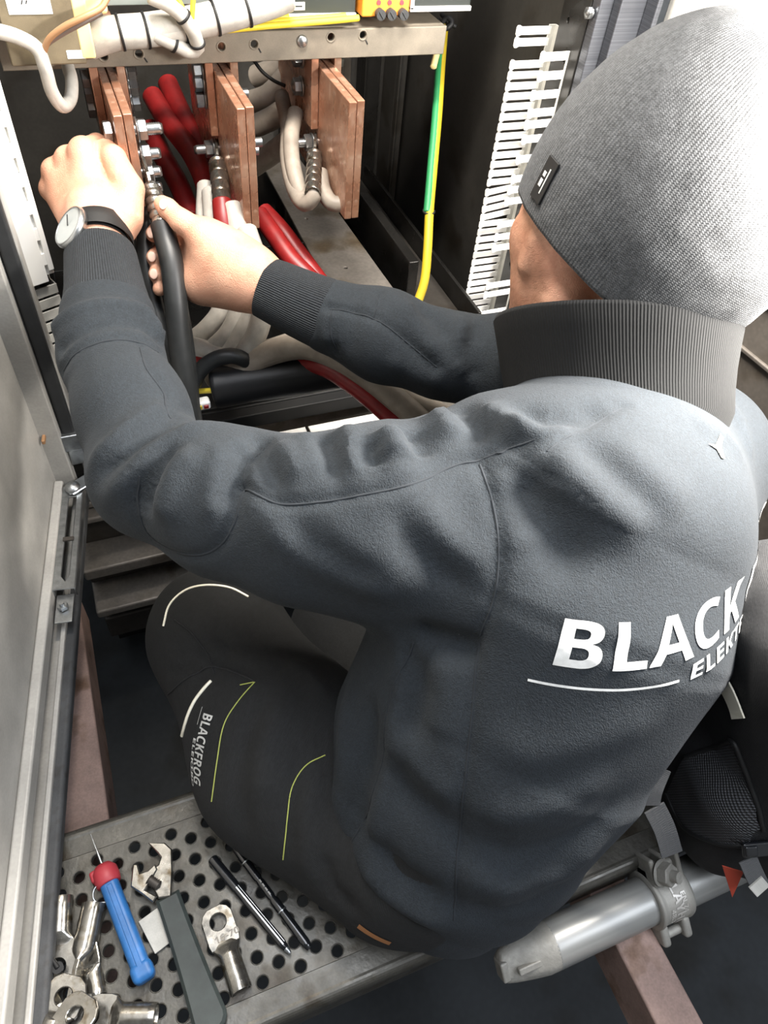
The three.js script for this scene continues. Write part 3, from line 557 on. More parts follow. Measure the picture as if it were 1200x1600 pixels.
// right door, seen past the shoulder
{
  const h0 = V3(0.66, 0.02, -0.775), h1 = V3(0.72, 0.02, -0.05), along = h1.clone().sub(h0).normalize(), L = h0.distanceTo(h1), nrm = along.clone().cross(Y).normalize(); if (nrm.x > 0) nrm.negate();
  const P = (a, y, n) => add(h0, along, a, Y, y, nrm, n), box = (a0, a1, y0, y1, n0, n1, r = 0.002) => obx(P((a0 + a1) / 2, (y0 + y1) / 2, (n0 + n1) / 2), along, Y, nrm, a1 - a0, y1 - y0, n1 - n0, r);
  const door = part('door', [box(0, L, 0.0, 1.5, -0.03, -0.024), box(0, 0.012, 0, 1.5, -0.03, 0)], M.doorPaint, cabinet, 'right door seen edge on');
  part('door_panel', [box(0.02, L, 0.02, 0.36, -0.024, -0.01), box(0.02, L, 0.365, 0.372, -0.024, -0.004), box(0.02, L, 0.30, 0.306, -0.012, -0.006)], M.darkSteel, door, 'dark lower panel of the door');
}

// ---------------------------------------------------------------- cable ducts
function combFinger(tip, along, up, thick, len, w) {   // a duct finger with a flared T head; `tip` is the head end, `along` points to the root
  const hw = w / 2, o = [[0, -hw * 1.35], [0.003, -hw * 1.35], [0.006, -hw], [len, -hw], [len, hw], [0.006, hw], [0.003, hw * 1.35], [0, hw * 1.35], [-0.0015, hw * 0.8], [-0.0015, -hw * 0.8]];
  return prism(o, thick, tip, along, up, { bevel: 0.0003 });
}
{
  const duct = thing('cable_duct', 'white slotted cable duct with broken fingers standing upright on the right side of the cabinet', 'cable duct', V3(XR - 0.01, 0.1, -0.9));
  const far = onX(868, 40, XR - 0.002), near = onX(905, 74, XR - 0.002), zf = far.z, zn = near.z, yTop = far.y + 0.002, len = 0.056;
  const yLow = onZ(728, 492, zf).y - 0.06;
  part('base', [bx(XR - 0.0035, XR - 0.0015, yLow, yTop, zf, zn, 0.0005), bx(XR - 0.012, XR - 0.0015, yLow, yTop, zf, zf + 0.0018, 0.0005), bx(XR - 0.016, XR - 0.0015, yLow, yTop - 0.012, zn - 0.0018, zn, 0.0005)], M.dustyPlastic, duct, 'dusty grey white duct back');
  const n = Math.floor((yTop - yLow) / 0.0125);
  for (let k = 0; k < n; k++) {
    if (k === 2) continue;
    const y = yTop - 0.0062 - k * 0.0125, bend = k > 15 && k < 20 ? 0.12 : 0;
    part('finger', combFinger(V3(XR - len, y - bend * 0.02, zf + 0.001), V3(1, bend, 0).normalize(), V3(-bend, 1, 0).normalize(), 0.0018, len - 0.008, 0.0088), M.whitePlastic, duct);
  }
  for (const [px, py] of [[846, 90], [842, 120], [831, 150], [826, 178], [821, 196], [817, 219], [808, 250], [800, 281], [795, 298], [790, 316], [779, 352], [774, 372], [770, 389], [761, 448], [757, 462], [748, 492]]) {
    const p = onX(px, py, XR - len + 0.002); const q = onZ(px, py, zn);
    const tipX = Math.min(q.x, XR - 0.03);
    part('finger', combFinger(V3(tipX, q.y, zn - 0.001), V3(1, 0.02, 0).normalize(), V3(-0.02, 1, 0).normalize(), 0.0018, XR - tipX - 0.006, 0.0094), M.whitePlastic, duct);
  }
}
{
  // left duct turned slightly towards the opening, its snap-on cover ending above the open slots
  const duct = thing('cable_duct', 'white covered cable duct beside the left hand', 'cable duct', V3(-0.085, 0.1, -0.83));
  const al = V3(1, 0, -0.42).normalize(), nn = V3(0.42, 0, 1).normalize(), r0 = onZ(97, 470, -0.835), o = add(V3(r0.x, 0, -0.835), al, 0), P = (a, y, n) => add(V3(o.x, y, o.z), al, a, nn, n);
  const box = (a0, a1, y0, y1, n0, n1, r = 0.001) => obx(P((a0 + a1) / 2, (y0 + y1) / 2, (n0 + n1) / 2), al, Y, nn, a1 - a0, y1 - y0, n1 - n0, r);
  const yc = onZ(70, 440, -0.83).y, w = 0.056;
  part('cover', [box(-w - 0.002, -0.009, yc, 0.75, -0.001, 0.003, 0.001), box(-0.0055, 0.001, yc + 0.012, 0.75, -0.001, 0.0025, 0.001), box(-w - 0.002, 0.001, yc + 0.006, 0.75, -0.012, -0.0012, 0.0006)], M.whitePlastic, duct, 'white snap-on cover');
  for (let k = 0; k < 16; k++) { const y = yc + 0.02 + k * 0.03; part('clip', box(-0.0095, -0.005, y, y + 0.014, -0.001, 0.0022, 0.0004), M.whitePlastic, duct); }
  part('base', [box(-w, 0, 0.06, 0.75, -0.06, -0.058), box(-w, -w + 0.0015, 0.06, 0.75, -0.058, -0.003), box(-0.0015, 0, 0.06, 0.75, -0.058, -0.016)], M.dustyPlastic, duct);
  for (let k = 0; k < 12; k++) { const y = yc - 0.008 - k * 0.0155; part('finger', [box(-w + 0.008, 0, y - 0.012, y, -0.004, -0.002, 0.0004), box(-0.0016, 0, y - 0.012, y, -0.016, -0.003, 0.0004)], M.dustyPlastic, duct); }
  part('edge_strip', [box(-w - 0.002, -w + 0.01, 0.06, yc - 0.004, -0.004, -0.0015, 0.0005)], M.dustyPlastic, duct);
}

// ---------------------------------------------------------------- busbars
const BZ = -0.85, barX = [[180, 208, 195], [371, 397, 178], [547, 571, 152]].map(([a, b, y]) => { const c = onZ((a + b) / 2, y, BZ).x; return [c - 0.0098, c + 0.0098]; });
const barY = [(onZ(553, 340, BZ).y + onZ(396, 360, BZ).y) / 2, (onZ(560, 151, BZ).y + onZ(384, 178, BZ).y) / 2];
function boltOn(parent, p, len, dir, r = 0.0062) {   // washer, nut and threaded end along dir from p
  const d = dir, b = part('bolt', [lathe([[0.0001, -0.012], [r, -0.012], ...Array.from({ length: 22 }, (_, i) => [r - (i % 2 ? 0.0007 : 0), 0.002 + i * (len - 0.004) / 22]), [r - 0.0015, len - 0.0005], [0.0001, len]], p, d, 18)], M.zinc, parent);
  part('washer', lathe([[r, 0], [r * 2.0, 0], [r * 2.0, 0.0022], [r, 0.0022]], p, d, 24), M.zinc, b);
  part('nut', hexPrism(add(p, d, 0.0072), d, r * 3.0, 0.0095), M.zinc, b);
  return b;
}
const busLabels = ['thick double copper busbar gripped by both hands', 'middle thick double copper busbar above the red cables', 'thick double copper busbar nearest the green and yellow wire'];
const bars = barX.map(([x0, x1], i) => {
  const t = thing('busbar', busLabels[i], 'busbar', V3((x0 + x1) / 2, barY[0], -1.0), 'copper busbars');
  const m = (x0 + x1) / 2;
  part('copper_plate', bx(x0, m - 0.0004, barY[0], barY[1], -1.16, BZ, 0.0012), M.copper, t); part('copper_plate', bx(m + 0.0004, x1, barY[0], barY[1] + 0.001, -1.16, BZ - 0.0008, 0.0012), M.copper, t);
  part('riser_plate', bx(x0 - 0.010, x0 - 0.0005, barY[1] - 0.075, railY + 0.03, -1.04, -0.965, 0.001), M.copper, t, 'upright copper link'); part('riser_plate', bx(x1 + 0.0005, x1 + 0.010, barY[1] - 0.05, railY + 0.03, -1.05, -0.965, 0.001), M.copper, t, 'upright copper link');
  return t;
});
for (const [px, py, len] of [[210, 203, 0.03], [222, 241, 0.024], [232, 269, 0.022], [240, 293, 0.02]]) { const q = onZ(px, py, -0.885), p = V3(barX[0][1] + 0.004, q.y, q.z); boltOn(bars[0], p, len, X, 0.0066); part('bolt_head', hexPrism(V3(barX[0][0] - 0.006, p.y, p.z), X, 0.02, 0.009), M.zinc, bars[0]); }
for (const [px, py] of [[232, 110], [235, 135], [238, 160]]) { const q = onZ(px, py, -0.98), p = V3(barX[0][1] + 0.0105, q.y, q.z); boltOn(bars[0], p, 0.014, X, 0.0055); }
for (const [px, py] of [[140, 122], [145, 145], [148, 170]]) { const q = onZ(px, py, -0.98); part('bolt_head', hexPrism(V3(barX[0][0] - 0.015, q.y, q.z), X, 0.018, 0.009), M.zinc, bars[0]); }
for (const [px, py] of [[300, 110], [303, 130], [307, 155]]) { const q = onZ(px, py, -0.98), p = V3(barX[1][0] - 0.0105, q.y, q.z); boltOn(bars[1], p, 0.012, V3(-1, 0, 0), 0.0055); }
for (const [px, py, z] of [[405, 222, -0.9], [402, 235, -0.92], [393, 145, -0.96]]) { const q = onZ(px, py, z), p = V3(barX[1][1] + 0.001, q.y, q.z); part('bolt', [cyl(p, add(p, X, 0.018), 0.0055), hexPrism(add(p, X, 0.005), X, 0.016, 0.008)], M.zinc, bars[1]); }
for (const [px, py] of [[463, 90], [462, 135]]) { const q = onZ(px, py, -1.0), p = V3(barX[2][0] - 0.012, q.y, q.z); boltOn(bars[2], p, 0.014, V3(-1, 0, 0), 0.006); }
for (const [px, py] of [[552, 90]]) { const q = onZ(px, py, -1.0), p = V3(barX[2][1] + 0.011, q.y, q.z); boltOn(bars[2], p, 0.012, X, 0.006); }

// ---------------------------------------------------------------- cables with crimped lugs
const pts = (list) => list.map(([x, y, d]) => W(x, y, d));
function lugGeo(eye, toCable, side, { w = 0.022, pal = 0.03, barrel = 0.034, r = 0.0085, hole = 0.0065, crimps = 4 } = {}) {
  // tongue from the eye towards the cable, then a barrel; side = face normal of the tongue
  const d = toCable.clone().normalize(), n = side.clone().addScaledVector(d, -side.dot(d)).normalize(), u = d.clone().cross(n).normalize();
  const o = []; for (let i = 0; i <= 8; i++) { const a = Math.PI / 2 + i * Math.PI / 8; o.push([Math.cos(a) * w * 0.5, Math.sin(a) * w * 0.5]); }
  o.push([pal * 0.55, -w / 2], [pal * 0.8, -w * 0.38], [pal * 0.8, w * 0.38], [pal * 0.55, w / 2]);
  const tongue = prism(o, 0.0036, eye, d, u, { holes: [{ x: 0, y: 0, r: hole }], bevel: 0.0005 });
  const b0 = add(eye, d, pal * 0.72), prof = [[r * 0.55, 0], [r * 0.98, 0.007]]; 
  for (let i = 0; i < crimps; i++) { const a = 0.009 + i * (barrel - 0.012) / crimps; prof.push([r, a], [r * 0.82, a + 0.0018], [r * 0.82, a + 0.0038], [r, a + 0.0055]); }
  prof.push([r, barrel], [r * 0.8, barrel + 0.0002], [r * 0.8, barrel - 0.012]);
  const neck = obx(add(eye, d, pal * 0.72 + 0.001), d, u, d.clone().cross(u), 0.014, w * 0.74, 0.005, 0.002);
  return { geo: [tongue, neck, lathe(prof, b0, d, 22)], end: add(b0, d, barrel - 0.006), d, n, u };
}
const cableGroup = 'heavy cables in the cabinet';
function cable(name, label, list, r, mat, lug) {
  const t = thing(name, label, 'cable', W(...list[Math.floor(list.length / 2)]), cableGroup);
  part('sheath', tube(pts(list), r, 0, 16), mat, t);
  if (lug) { const o = { ...lug.opt }; if (lug.end) { lug.to = lug.end.clone().sub(lug.eye); o.barrel = lug.to.length() - (o.pal ?? 0.03) * 0.72 + 0.003; } const l = lugGeo(lug.eye, lug.to, lug.side, o); part('cable_lug', l.geo, lug.mat ?? M.tin, t, 'tinned crimp lug'); }
  return t;
}
// black cables in the right hand, lugs on the right face of the first bar
{
  const e1 = (px, py, D) => { const q = onZ(px, py, -D); return V3(barX[0][1] + 0.0032, q.y, q.z); };
  cable('power_cable', 'thick black cable held in the right hand', [[253, 350, 0.80], [259, 374, 0.802], [268, 410, 0.802], [275, 470, 0.81], [280, 530, 0.825], [290, 600, 0.85], [300, 660, 0.88]], 0.0128, M.blackCable, { eye: onZ(226, 262, -0.862), end: W(253, 350, 0.80), side: X, opt: { w: 0.026, pal: 0.034, r: 0.0112, crimps: 5 } });
  cable('power_cable', 'black cable behind the held one, left strand between sleeve and hand', [[232, 330, 0.84], [228, 400, 0.84], [240, 470, 0.85], [262, 540, 0.86], [282, 610, 0.88]], 0.0105, M.blackCable);
  cable('power_cable', 'black cable behind the held one, right strand below the hand', [[262, 380, 0.86], [276, 460, 0.845], [288, 530, 0.85], [296, 600, 0.87], [300, 650, 0.9]], 0.0105, M.blackCable);
  cable('power_cable', 'short curled black cable beside the black sleeve', [[302, 600, 0.90], [312, 580, 0.895], [335, 562, 0.89], [362, 556, 0.89], [382, 562, 0.90], [392, 572, 0.92]], 0.0098, M.blackCable);
  cable('power_cable', 'short grey black cable end between black cables and sleeve', [[292, 596, 0.94], [303, 582, 0.935], [318, 562, 0.94], [330, 540, 0.97]], 0.009, M.blackCable);
}
// white and red cables curving from the bars to the gland plate
{
  const e2 = (px, py) => onX(px, py, barX[1][0] - 0.003), e3 = (px, py) => onX(px, py, barX[2][0] - 0.003);
  cable('power_cable', 'red cable under the lug of the middle busbar', [[347, 315, 0.90], [350, 345, 0.90], [362, 400, 0.91], [382, 460, 0.92], [370, 510, 0.925], [352, 548, 0.935]], 0.0125, M.redCable, { eye: e2(338, 232), end: W(347, 318, 0.90), side: X, opt: { w: 0.024, pal: 0.03, r: 0.0118, crimps: 4 } });
  cable('power_cable', 'white cable beside the middle busbar lug, bending to the left', [[362, 322, 0.90], [372, 360, 0.90], [398, 420, 0.90], [398, 480, 0.905], [378, 520, 0.915], [345, 560, 0.93], [300, 545, 0.93]], 0.0125, M.whiteCable);
  cable('power_cable', 'white cable below the right wrist, outermost curve', [[385, 360, 0.89], [405, 420, 0.885], [412, 470, 0.885], [402, 520, 0.895], [380, 556, 0.91]], 0.013, M.whiteCable);
  cable('power_cable', 'white cable below the right wrist, middle curve', [[330, 300, 0.93], [340, 380, 0.92], [375, 440, 0.915], [375, 480, 0.915], [358, 520, 0.92], [330, 548, 0.93]], 0.0125, M.whiteCable);
  cable('power_cable', 'white cable below the right wrist, innermost curve', [[322, 290, 0.95], [322, 360, 0.94], [352, 440, 0.93], [345, 485, 0.93], [322, 515, 0.935], [296, 535, 0.945]], 0.0118, M.whiteCable);
  cable('power_cable', 'white cable end left of the black sleeve, above the red one', [[280, 535, 0.935], [318, 545, 0.925], [350, 560, 0.92], [372, 570, 0.925]], 0.0115, M.whiteCable);
  cable('power_cable', 'red cable end left of the black sleeve', [[280, 555, 0.94], [312, 568, 0.93], [345, 575, 0.93], [385, 572, 0.935]], 0.012, M.redCable);
  cable('power_cable', 'long white cable arching over the black sleeve', [[330, 590, 0.935], [375, 575, 0.92], [420, 552, 0.90], [475, 542, 0.89], [530, 560, 0.885], [580, 592, 0.885], [620, 625, 0.89], [660, 660, 0.90]], 0.0155, M.greyCable);
  cable('power_cable', 'second long pale cable behind the arching one', [[420, 548, 0.93], [475, 535, 0.92], [540, 552, 0.91], [600, 590, 0.905], [650, 625, 0.905], [700, 655, 0.91]], 0.0145, M.greyCable);
  cable('power_cable', 'red cable sloping down to the right over the sill', [[470, 566, 0.92], [505, 572, 0.905], [545, 596, 0.90], [590, 632, 0.90], [625, 665, 0.905]], 0.0125, M.redCable);
  cable('power_cable', 'pale cable looping under the right busbar', [[462, 175, 0.975], [455, 215, 0.965], [460, 270, 0.955], [475, 308, 0.95], [488, 300, 0.945]], 0.0105, M.greyCable);
  cable('power_cable', 'pale cable with a lug on the right busbar', [[489, 290, 0.93], [490, 305, 0.93], [478, 318, 0.94], [462, 300, 0.955], [450, 250, 0.97], [450, 200, 0.99], [440, 150, 1.02]], 0.0105, M.greyCable, { eye: e3(492, 222), end: W(489, 300, 0.925), side: X, opt: { w: 0.024, pal: 0.03, r: 0.0105, crimps: 5 } });
  cable('power_cable', 'pale cable end disappearing behind the right busbar', [[500, 270, 0.965], [506, 300, 0.96], [520, 318, 0.955], [540, 318, 0.955]], 0.0105, M.greyCable);
  const b = e3(492, 222); boltOn(bars[2], V3(barX[2][0] - 0.006, b.y, b.z), 0.03, V3(-1, 0, 0), 0.006);
  const c = e2(338, 232); boltOn(bars[1], V3(barX[1][0] - 0.006, c.y, c.z), 0.026, V3(-1, 0, 0), 0.006);
  // red cables deep inside on the left
  let k = 0;
  for (const [l, lab] of [[[[238, 150, 1.08], [262, 190, 1.06], [300, 240, 1.04], [322, 290, 1.02], [330, 340, 1.01]], 'red cable deep behind the bolts, in front of its bundle'], [[[262, 130, 1.1], [285, 180, 1.08], [318, 235, 1.06], [345, 300, 1.05]], 'red cable deep behind the bolts, rightmost of its bundle'], [[[235, 200, 1.1], [255, 245, 1.08], [280, 290, 1.06], [300, 340, 1.05]], 'red cable deep behind the bolts, lowest of its bundle'], [[[405, 335, 1.0], [430, 370, 0.99], [455, 405, 0.985], [480, 430, 0.985], [520, 470, 0.99]], 'red cable behind the right wrist, in front'], [[[412, 330, 1.03], [440, 360, 1.02], [470, 400, 1.02], [500, 440, 1.02]], 'red cable behind the right wrist, at the back']]) { cable('power_cable', lab, l, k++ < 3 ? 0.015 : 0.0125, M.redCable); }
  for (const [l, lab] of [[[[392, 160, 1.12], [420, 150, 1.1], [448, 120, 1.08]], 'pale cable in the back between middle and right busbar, upper'], [[[392, 200, 1.12], [425, 185, 1.1], [455, 165, 1.07]], 'pale cable in the back between middle and right busbar, middle'], [[[395, 260, 1.14], [425, 240, 1.12], [450, 222, 1.1]], 'pale cable in the back between middle and right busbar, lower'], [[[400, 120, 1.14], [425, 112, 1.12], [455, 105, 1.1]], 'pale cable in the back just below the rail']]) cable('power_cable', lab, l, 0.0165, M.greyCable);
  solo('thin_wire', tube(pts([[395, 92, 1.0], [410, 112, 1.0], [428, 126, 1.0], [445, 134, 1.0]]), 0.0024), M.black, 'thin black wire below the beige rail', 'wire');
}
// big black heat-shrink sleeve lying on the sill
{
  const a = W(333, 606, 0.925), b = W(640, 556, 0.94), d = b.clone().sub(a).normalize(), t = thing('cable_sleeve', 'large black shrink sleeve lying behind the sill', 'sleeve', a);
  part('sleeve', lathe([[0.0225, 0.004], [0.024, 0], [0.0265, 0.001], [0.027, 0.006], [0.0262, 0.05], [0.0275, 0.12], [0.027, 0.26], [0.0245, 0.26], [0.0245, 0.01]], a, d, 36), M.blackSheath, t);
}
solo('earth_wire_end', tube(pts([[296, 612, 0.92], [315, 611, 0.915], [332, 610, 0.91]]), 0.0035), M.yellow, 'short yellow wire end beside the black sleeve', 'wire');
{
  const p = W(318, 630, 0.915), t = thing('wire_connector', 'small clear plastic connector with red and yellow inside, left of the black sleeve', 'connector', p);
  part('body', obx(p, X, Y, Z, 0.016, 0.012, 0.014, 0.003), M.whitePlastic, t); part('insert', obx(add(p, Z, 0.006, X, 0.002), X, Y, Z, 0.006, 0.005, 0.006, 0.001), M.redCable, t); part('insert', obx(add(p, Z, 0.006, X, -0.005), X, Y, Z, 0.004, 0.006, 0.005, 0.001), M.yellow, t);
}
// two pale plates in front of the sill
{
  const y = sillY - 0.008; for (const [a, b, lab] of [[[404, 674], [474, 660], 'white plate in front of the sill, left piece'], [[478, 659], [596, 636], 'white plate in front of the sill, right piece']]) {
    const p = onY(a[0], a[1], y), q = onY(b[0], b[1], y);
    solo('base_plate', prism([[p.x, -0.09], [q.x - 0.001, -0.09], [q.x - 0.001, 0.0], [p.x, 0.0]], 0.003, V3(0, y, FRONT + 0.012), X, V3(0, 0, -1)), M.label, lab, 'plate', 'white plates at the sill');
  }
}
// green and yellow earth wire
{
  const l = pts([[694, 42, 1.02], [690, 90, 1.02], [684, 180, 1.01], [677, 260, 1.005], [671, 330, 1.0], [668, 390, 0.99], [663, 440, 0.97], [652, 475, 0.95]]);
  const t = thing('earth_wire', 'green and yellow earth wire hanging down the dark side of the cabinet', 'wire', l[3]);
  part('yellow_insulation', tube(l, 0.0062), M.earthYellow, t, 'yellow half');
  part('green_stripe', tube(l.slice(0, 5).map((p) => add(p, X, -0.0038, Z, 0.0012)), 0.0056), M.earthGreen, t, 'green stripe');
  part('cable_tie', tube([0, 1, 2, 3, 4, 5].map((i) => { const a = i / 6 * 6.283; return add(l[4], X, Math.cos(a) * 0.008 - 0.001, Z, Math.sin(a) * 0.008); }), 0.0014, 24, 6, true), M.black, t);
  const s = thing('wire_stub', 'short cream wire stub beside the earth wire', 'wire', W(682, 70, 1.0)); part('insulation', tube(pts([[690, 48, 1.0], [684, 75, 1.0], [677, 104, 0.995]]), 0.0048), M.cream, s);
}

// ================================================================ the electrician
const person = thing('person', 'crouching person in grey beanie, dark sweatshirt and black trousers reaching into the cabinet', 'person', V3(0.2, 0, -0.17));
const dirW = (x, y, z) => toWorldDir(x, y, z).normalize();
// torso frame
const tUp = dirW(0.33, -0.94, -0.08), tFace = dirW(-0.80, -0.29, 0.524); tFace.addScaledVector(tUp, -tFace.dot(tUp)).normalize();
const tRight = tFace.clone().cross(tUp).normalize().negate(); if (tRight.dot(camFwd) < 0) tRight.negate();
// head frame
const hFace = dirW(-0.62, -0.38, 0.68), hUp = dirW(0.215, -0.866, -0.44); hUp.addScaledVector(hFace, -hUp.dot(hFace)).normalize();
const hLeft = hFace.clone().cross(hUp).normalize(); if (hLeft.dot(camFwd) > 0) hLeft.negate();
const rimUp = dirW(0.50, -0.63, -0.59), rimFront = dirW(-0.77, -0.64, 0); rimFront.addScaledVector(rimUp, -rimFront.dot(rimUp)).normalize();
const rimLeft = rimFront.clone().cross(rimUp).normalize(); if (rimLeft.dot(camFwd) > 0) rimLeft.negate();
const headC = W(1040, 315, 0.62);

const chain = (list, k = 0.03) => { const fs = []; for (let i = 0; i + 1 < list.length; i++) fs.push(cone(list[i][0], list[i + 1][0], list[i][1], list[i + 1][1])); return blend(k, ...fs); };
const armLeft = [[W(742, 838, 0.64), 0.092], [W(600, 817, 0.615), 0.083], [W(480, 813, 0.612), 0.069], [W(362, 786, 0.622), 0.063], [W(240, 745, 0.642), 0.052], [W(208, 645, 0.678), 0.049], [W(174, 556, 0.716), 0.0455], [W(170, 500, 0.742), 0.047]];
const armRight = [[W(1070, 712, 0.85), 0.08], [W(960, 640, 0.84), 0.07], [W(810, 575, 0.81), 0.058], [W(692, 556, 0.795), 0.044], [W(600, 526, 0.795), 0.047], [W(522, 497, 0.80), 0.041]];
const torsoSt = [[645, 1318, 0.72, 0.10, 0.112], [682, 1262, 0.725, 0.122, 0.132], [722, 1195, 0.72, 0.14, 0.14], [790, 1095, 0.705, 0.16, 0.148], [862, 940, 0.69, 0.175, 0.16], [905, 830, 0.69, 0.165, 0.145], [932, 790, 0.69, 0.12, 0.11]].map(([x, y, d, a, b]) => ({ c: W(x, y, d), a, b }));
const torsoF = loft(torsoSt, tRight, tFace);
const yokeF = blend(0.05, cone(W(790, 800, 0.66), W(975, 748, 0.675), 0.085, 0.066), cone(W(975, 748, 0.675), W(1070, 712, 0.79), 0.066, 0.084), cone(W(1060, 740, 0.80), W(975, 940, 0.74), 0.076, 0.078));
const sleeveL = chain(armLeft, 0.02), sleeveR = chain(armRight, 0.02);
const sweatBase = (x, y, z) => {
  let d = smin(torsoF(x, y, z), yokeF(x, y, z), 0.09);
  d = smin(d, sleeveL(x, y, z), 0.035); d = smin(d, sleeveR(x, y, z), 0.035);
  return smax(d, 0.006 - y, 0.03);
};
const F = (pix, h, w, fade = 1) => ({ pts: traced(sweatBase, pix), h, w, fade });
// seams
const seamLines = [
  [[218, 744], [209, 786], [224, 834], [260, 861], [314, 870], [344, 852], [365, 810], [374, 756]], [[374, 756], [404, 774], [434, 786], [500, 783], [578, 768], [656, 750], [704, 726], [746, 714], [790, 700], [836, 692]], [[374, 756], [380, 720], [398, 694], [412, 682]],
  [[749, 720], [770, 786], [779, 858], [770, 940], [745, 998]], [[855, 710], [901, 672], [943, 645], [974, 632]],
  [[742, 1005], [738, 1100], [728, 1200], [715, 1330], [709, 1440]], [[96, 580], [112, 554], [150, 533], [187, 527], [225, 533], [250, 548]], [[221, 539], [229, 569], [259, 614], [259, 636], [268, 648]],
  [[508, 436], [490, 472], [481, 512]], [[517, 484], [518, 520], [524, 552]], [[514, 482], [544, 484], [577, 493], [604, 508], [640, 538], [682, 574]], [[592, 457], [583, 493]],
  [[640, 1010], [610, 1100], [600, 1180], [560, 1290], [540, 1330]],
];
const sweatFolds = makeFolds([
  // elbow and forearm
  F([[152, 750], [190, 712], [230, 678], [280, 655], [325, 643]], -0.006, 0.008), F([[140, 735], [180, 690], [225, 655], [270, 632]], 0.005, 0.010), F([[165, 790], [205, 740], [250, 700], [300, 672], [345, 662]], 0.006, 0.010),
  F([[224, 812], [228, 770], [242, 738], [278, 690]], -0.007, 0.009), F([[258, 820], [262, 775], [276, 735], [310, 700]], 0.006, 0.013), F([[352, 800], [360, 750], [372, 712], [392, 690]], -0.007, 0.010), F([[330, 820], [336, 770], [345, 720], [362, 690]], 0.004, 0.010),
  F([[202, 692], [244, 655], [300, 640]], -0.004, 0.006),
  F([[92, 512], [124, 486], [180, 477], [225, 488], [247, 522]], 0.006, 0.008, 0), F([[94, 545], [112, 526], [150, 508], [187, 503], [225, 510], [247, 530]], -0.004, 0.007, 0),
  // lobes along the upper side of the upper arm
  F([[398, 670], [412, 700], [428, 740], [434, 778]], -0.006, 0.010), F([[424, 690], [450, 715], [470, 750]], 0.005, 0.012), F([[470, 676], [492, 705], [505, 745]], 0.004, 0.010), F([[505, 680], [518, 710], [526, 745]], -0.006, 0.010),
  F([[540, 668], [548, 700], [553, 740]], 0.006, 0.012), F([[570, 655], [576, 690], [582, 728]], -0.006, 0.011), F([[600, 640], [610, 672], [622, 715]], 0.009, 0.014), F([[626, 630], [640, 668], [660, 712]], -0.008, 0.012), F([[664, 622], [690, 650], [712, 690]], 0.009, 0.016), F([[712, 640], [735, 660], [758, 690]], -0.006, 0.013), F([[752, 636], [790, 660], [830, 688]], 0.006, 0.014),
  // diagonal drags below the sleeve seam
  F([[404, 790], [440, 830], [500, 874], [560, 904], [625, 930]], 0.005, 0.014), F([[430, 800], [480, 848], [545, 886], [610, 905]], -0.004, 0.011), F([[500, 795], [540, 845], [600, 890], [670, 920]], 0.003, 0.014), F([[656, 780], [680, 830], [720, 868], [762, 890]], 0.005, 0.016), F([[610, 785], [640, 840], [690, 890], [740, 915]], -0.004, 0.014),
  F([[300, 885], [400, 920], [520, 958], [640, 990]], 0.002, 0.02),
  // shoulder and back drags
  F([[838, 690], [893, 745], [955, 795], [1010, 838]], 0.008, 0.02), F([[790, 740], [830, 800], [880, 856], [930, 880]], -0.009, 0.022), F([[955, 695], [1024, 760], [1070, 800]], 0.004, 0.02), F([[905, 690], [970, 760], [1030, 810]], -0.004, 0.014), F([[775, 730], [800, 800], [830, 870]], 0.005, 0.016),
  F([[800, 640], [850, 655], [900, 648], [950, 630]], -0.006, 0.012), F([[790, 655], [840, 680], [900, 668]], 0.005, 0.010), F([[1080, 660], [1130, 680], [1160, 720]], 0.003, 0.012), F([[1110, 610], [1150, 650], [1172, 720]], 0.004, 0.010),
  // body: drapes of the front panel and sweeps round the hip
  F([[560, 990], [580, 1080], [575, 1180], [560, 1290]], -0.006, 0.012), F([[530, 1000], [545, 1080], [540, 1180], [530, 1280]], 0.006, 0.014), F([[610, 1000], [625, 1080], [610, 1180], [585, 1290], [590, 1360]], 0.005, 0.014), F([[640, 1010], [655, 1080], [640, 1160]], -0.004, 0.012), F([[690, 1020], [695, 1090], [680, 1160]], 0.004, 0.014),
  F([[600, 1180], [640, 1240], [700, 1290], [720, 1310]], -0.004, 0.012), F([[620, 1140], [665, 1210], [715, 1255]], 0.004, 0.014), F([[560, 1330], [600, 1390], [660, 1430], [710, 1445]], 0.005, 0.012), F([[580, 1300], [630, 1365], [700, 1400]], -0.004, 0.012),
  F([[730, 1260], [800, 1275], [880, 1250], [960, 1200]], 0.004, 0.016), F([[725, 1310], [800, 1335], [890, 1310], [970, 1250]], -0.004, 0.014), F([[720, 1360], [790, 1385], [880, 1360], [950, 1300]], 0.005, 0.014), F([[715, 1410], [780, 1430], [860, 1400]], -0.004, 0.012), F([[740, 1150], [830, 1180], [930, 1160], [1040, 1110]], 0.003, 0.02),
  F([[745, 1000], [720, 1012], [680, 1000], [640, 990]], -0.010, 0.012), F([[540, 975], [520, 1000], [505, 1050]], 0.006, 0.012),
  // stitched grooves
  ...seamLines.map((l) => { const c = new THREE.CatmullRomCurve3(l.map(([x, y]) => V3(x, y, 0)), false, 'centripetal'); return F(c.getSpacedPoints(Math.max(6, Math.round(c.getLength() / 14))).map((q) => [q.x, q.y]), -0.0022, 0.0052, 0); }),
  // right sleeve
  F([[500, 440], [488, 475], [482, 515]], -0.003, 0.006, 0), F([[530, 436], [520, 480], [515, 540]], 0.005, 0.010), F([[560, 448], [552, 500], [550, 560]], -0.003, 0.010), F([[620, 465], [645, 500], [690, 560]], 0.005, 0.012), F([[655, 475], [690, 520], [730, 580]], -0.005, 0.010), F([[724, 496], [712, 535], [721, 590]], 0.006, 0.010), F([[745, 505], [735, 540], [745, 600]], -0.004, 0.008), F([[600, 560], [650, 585], [700, 600]], 0.003, 0.012),
]);
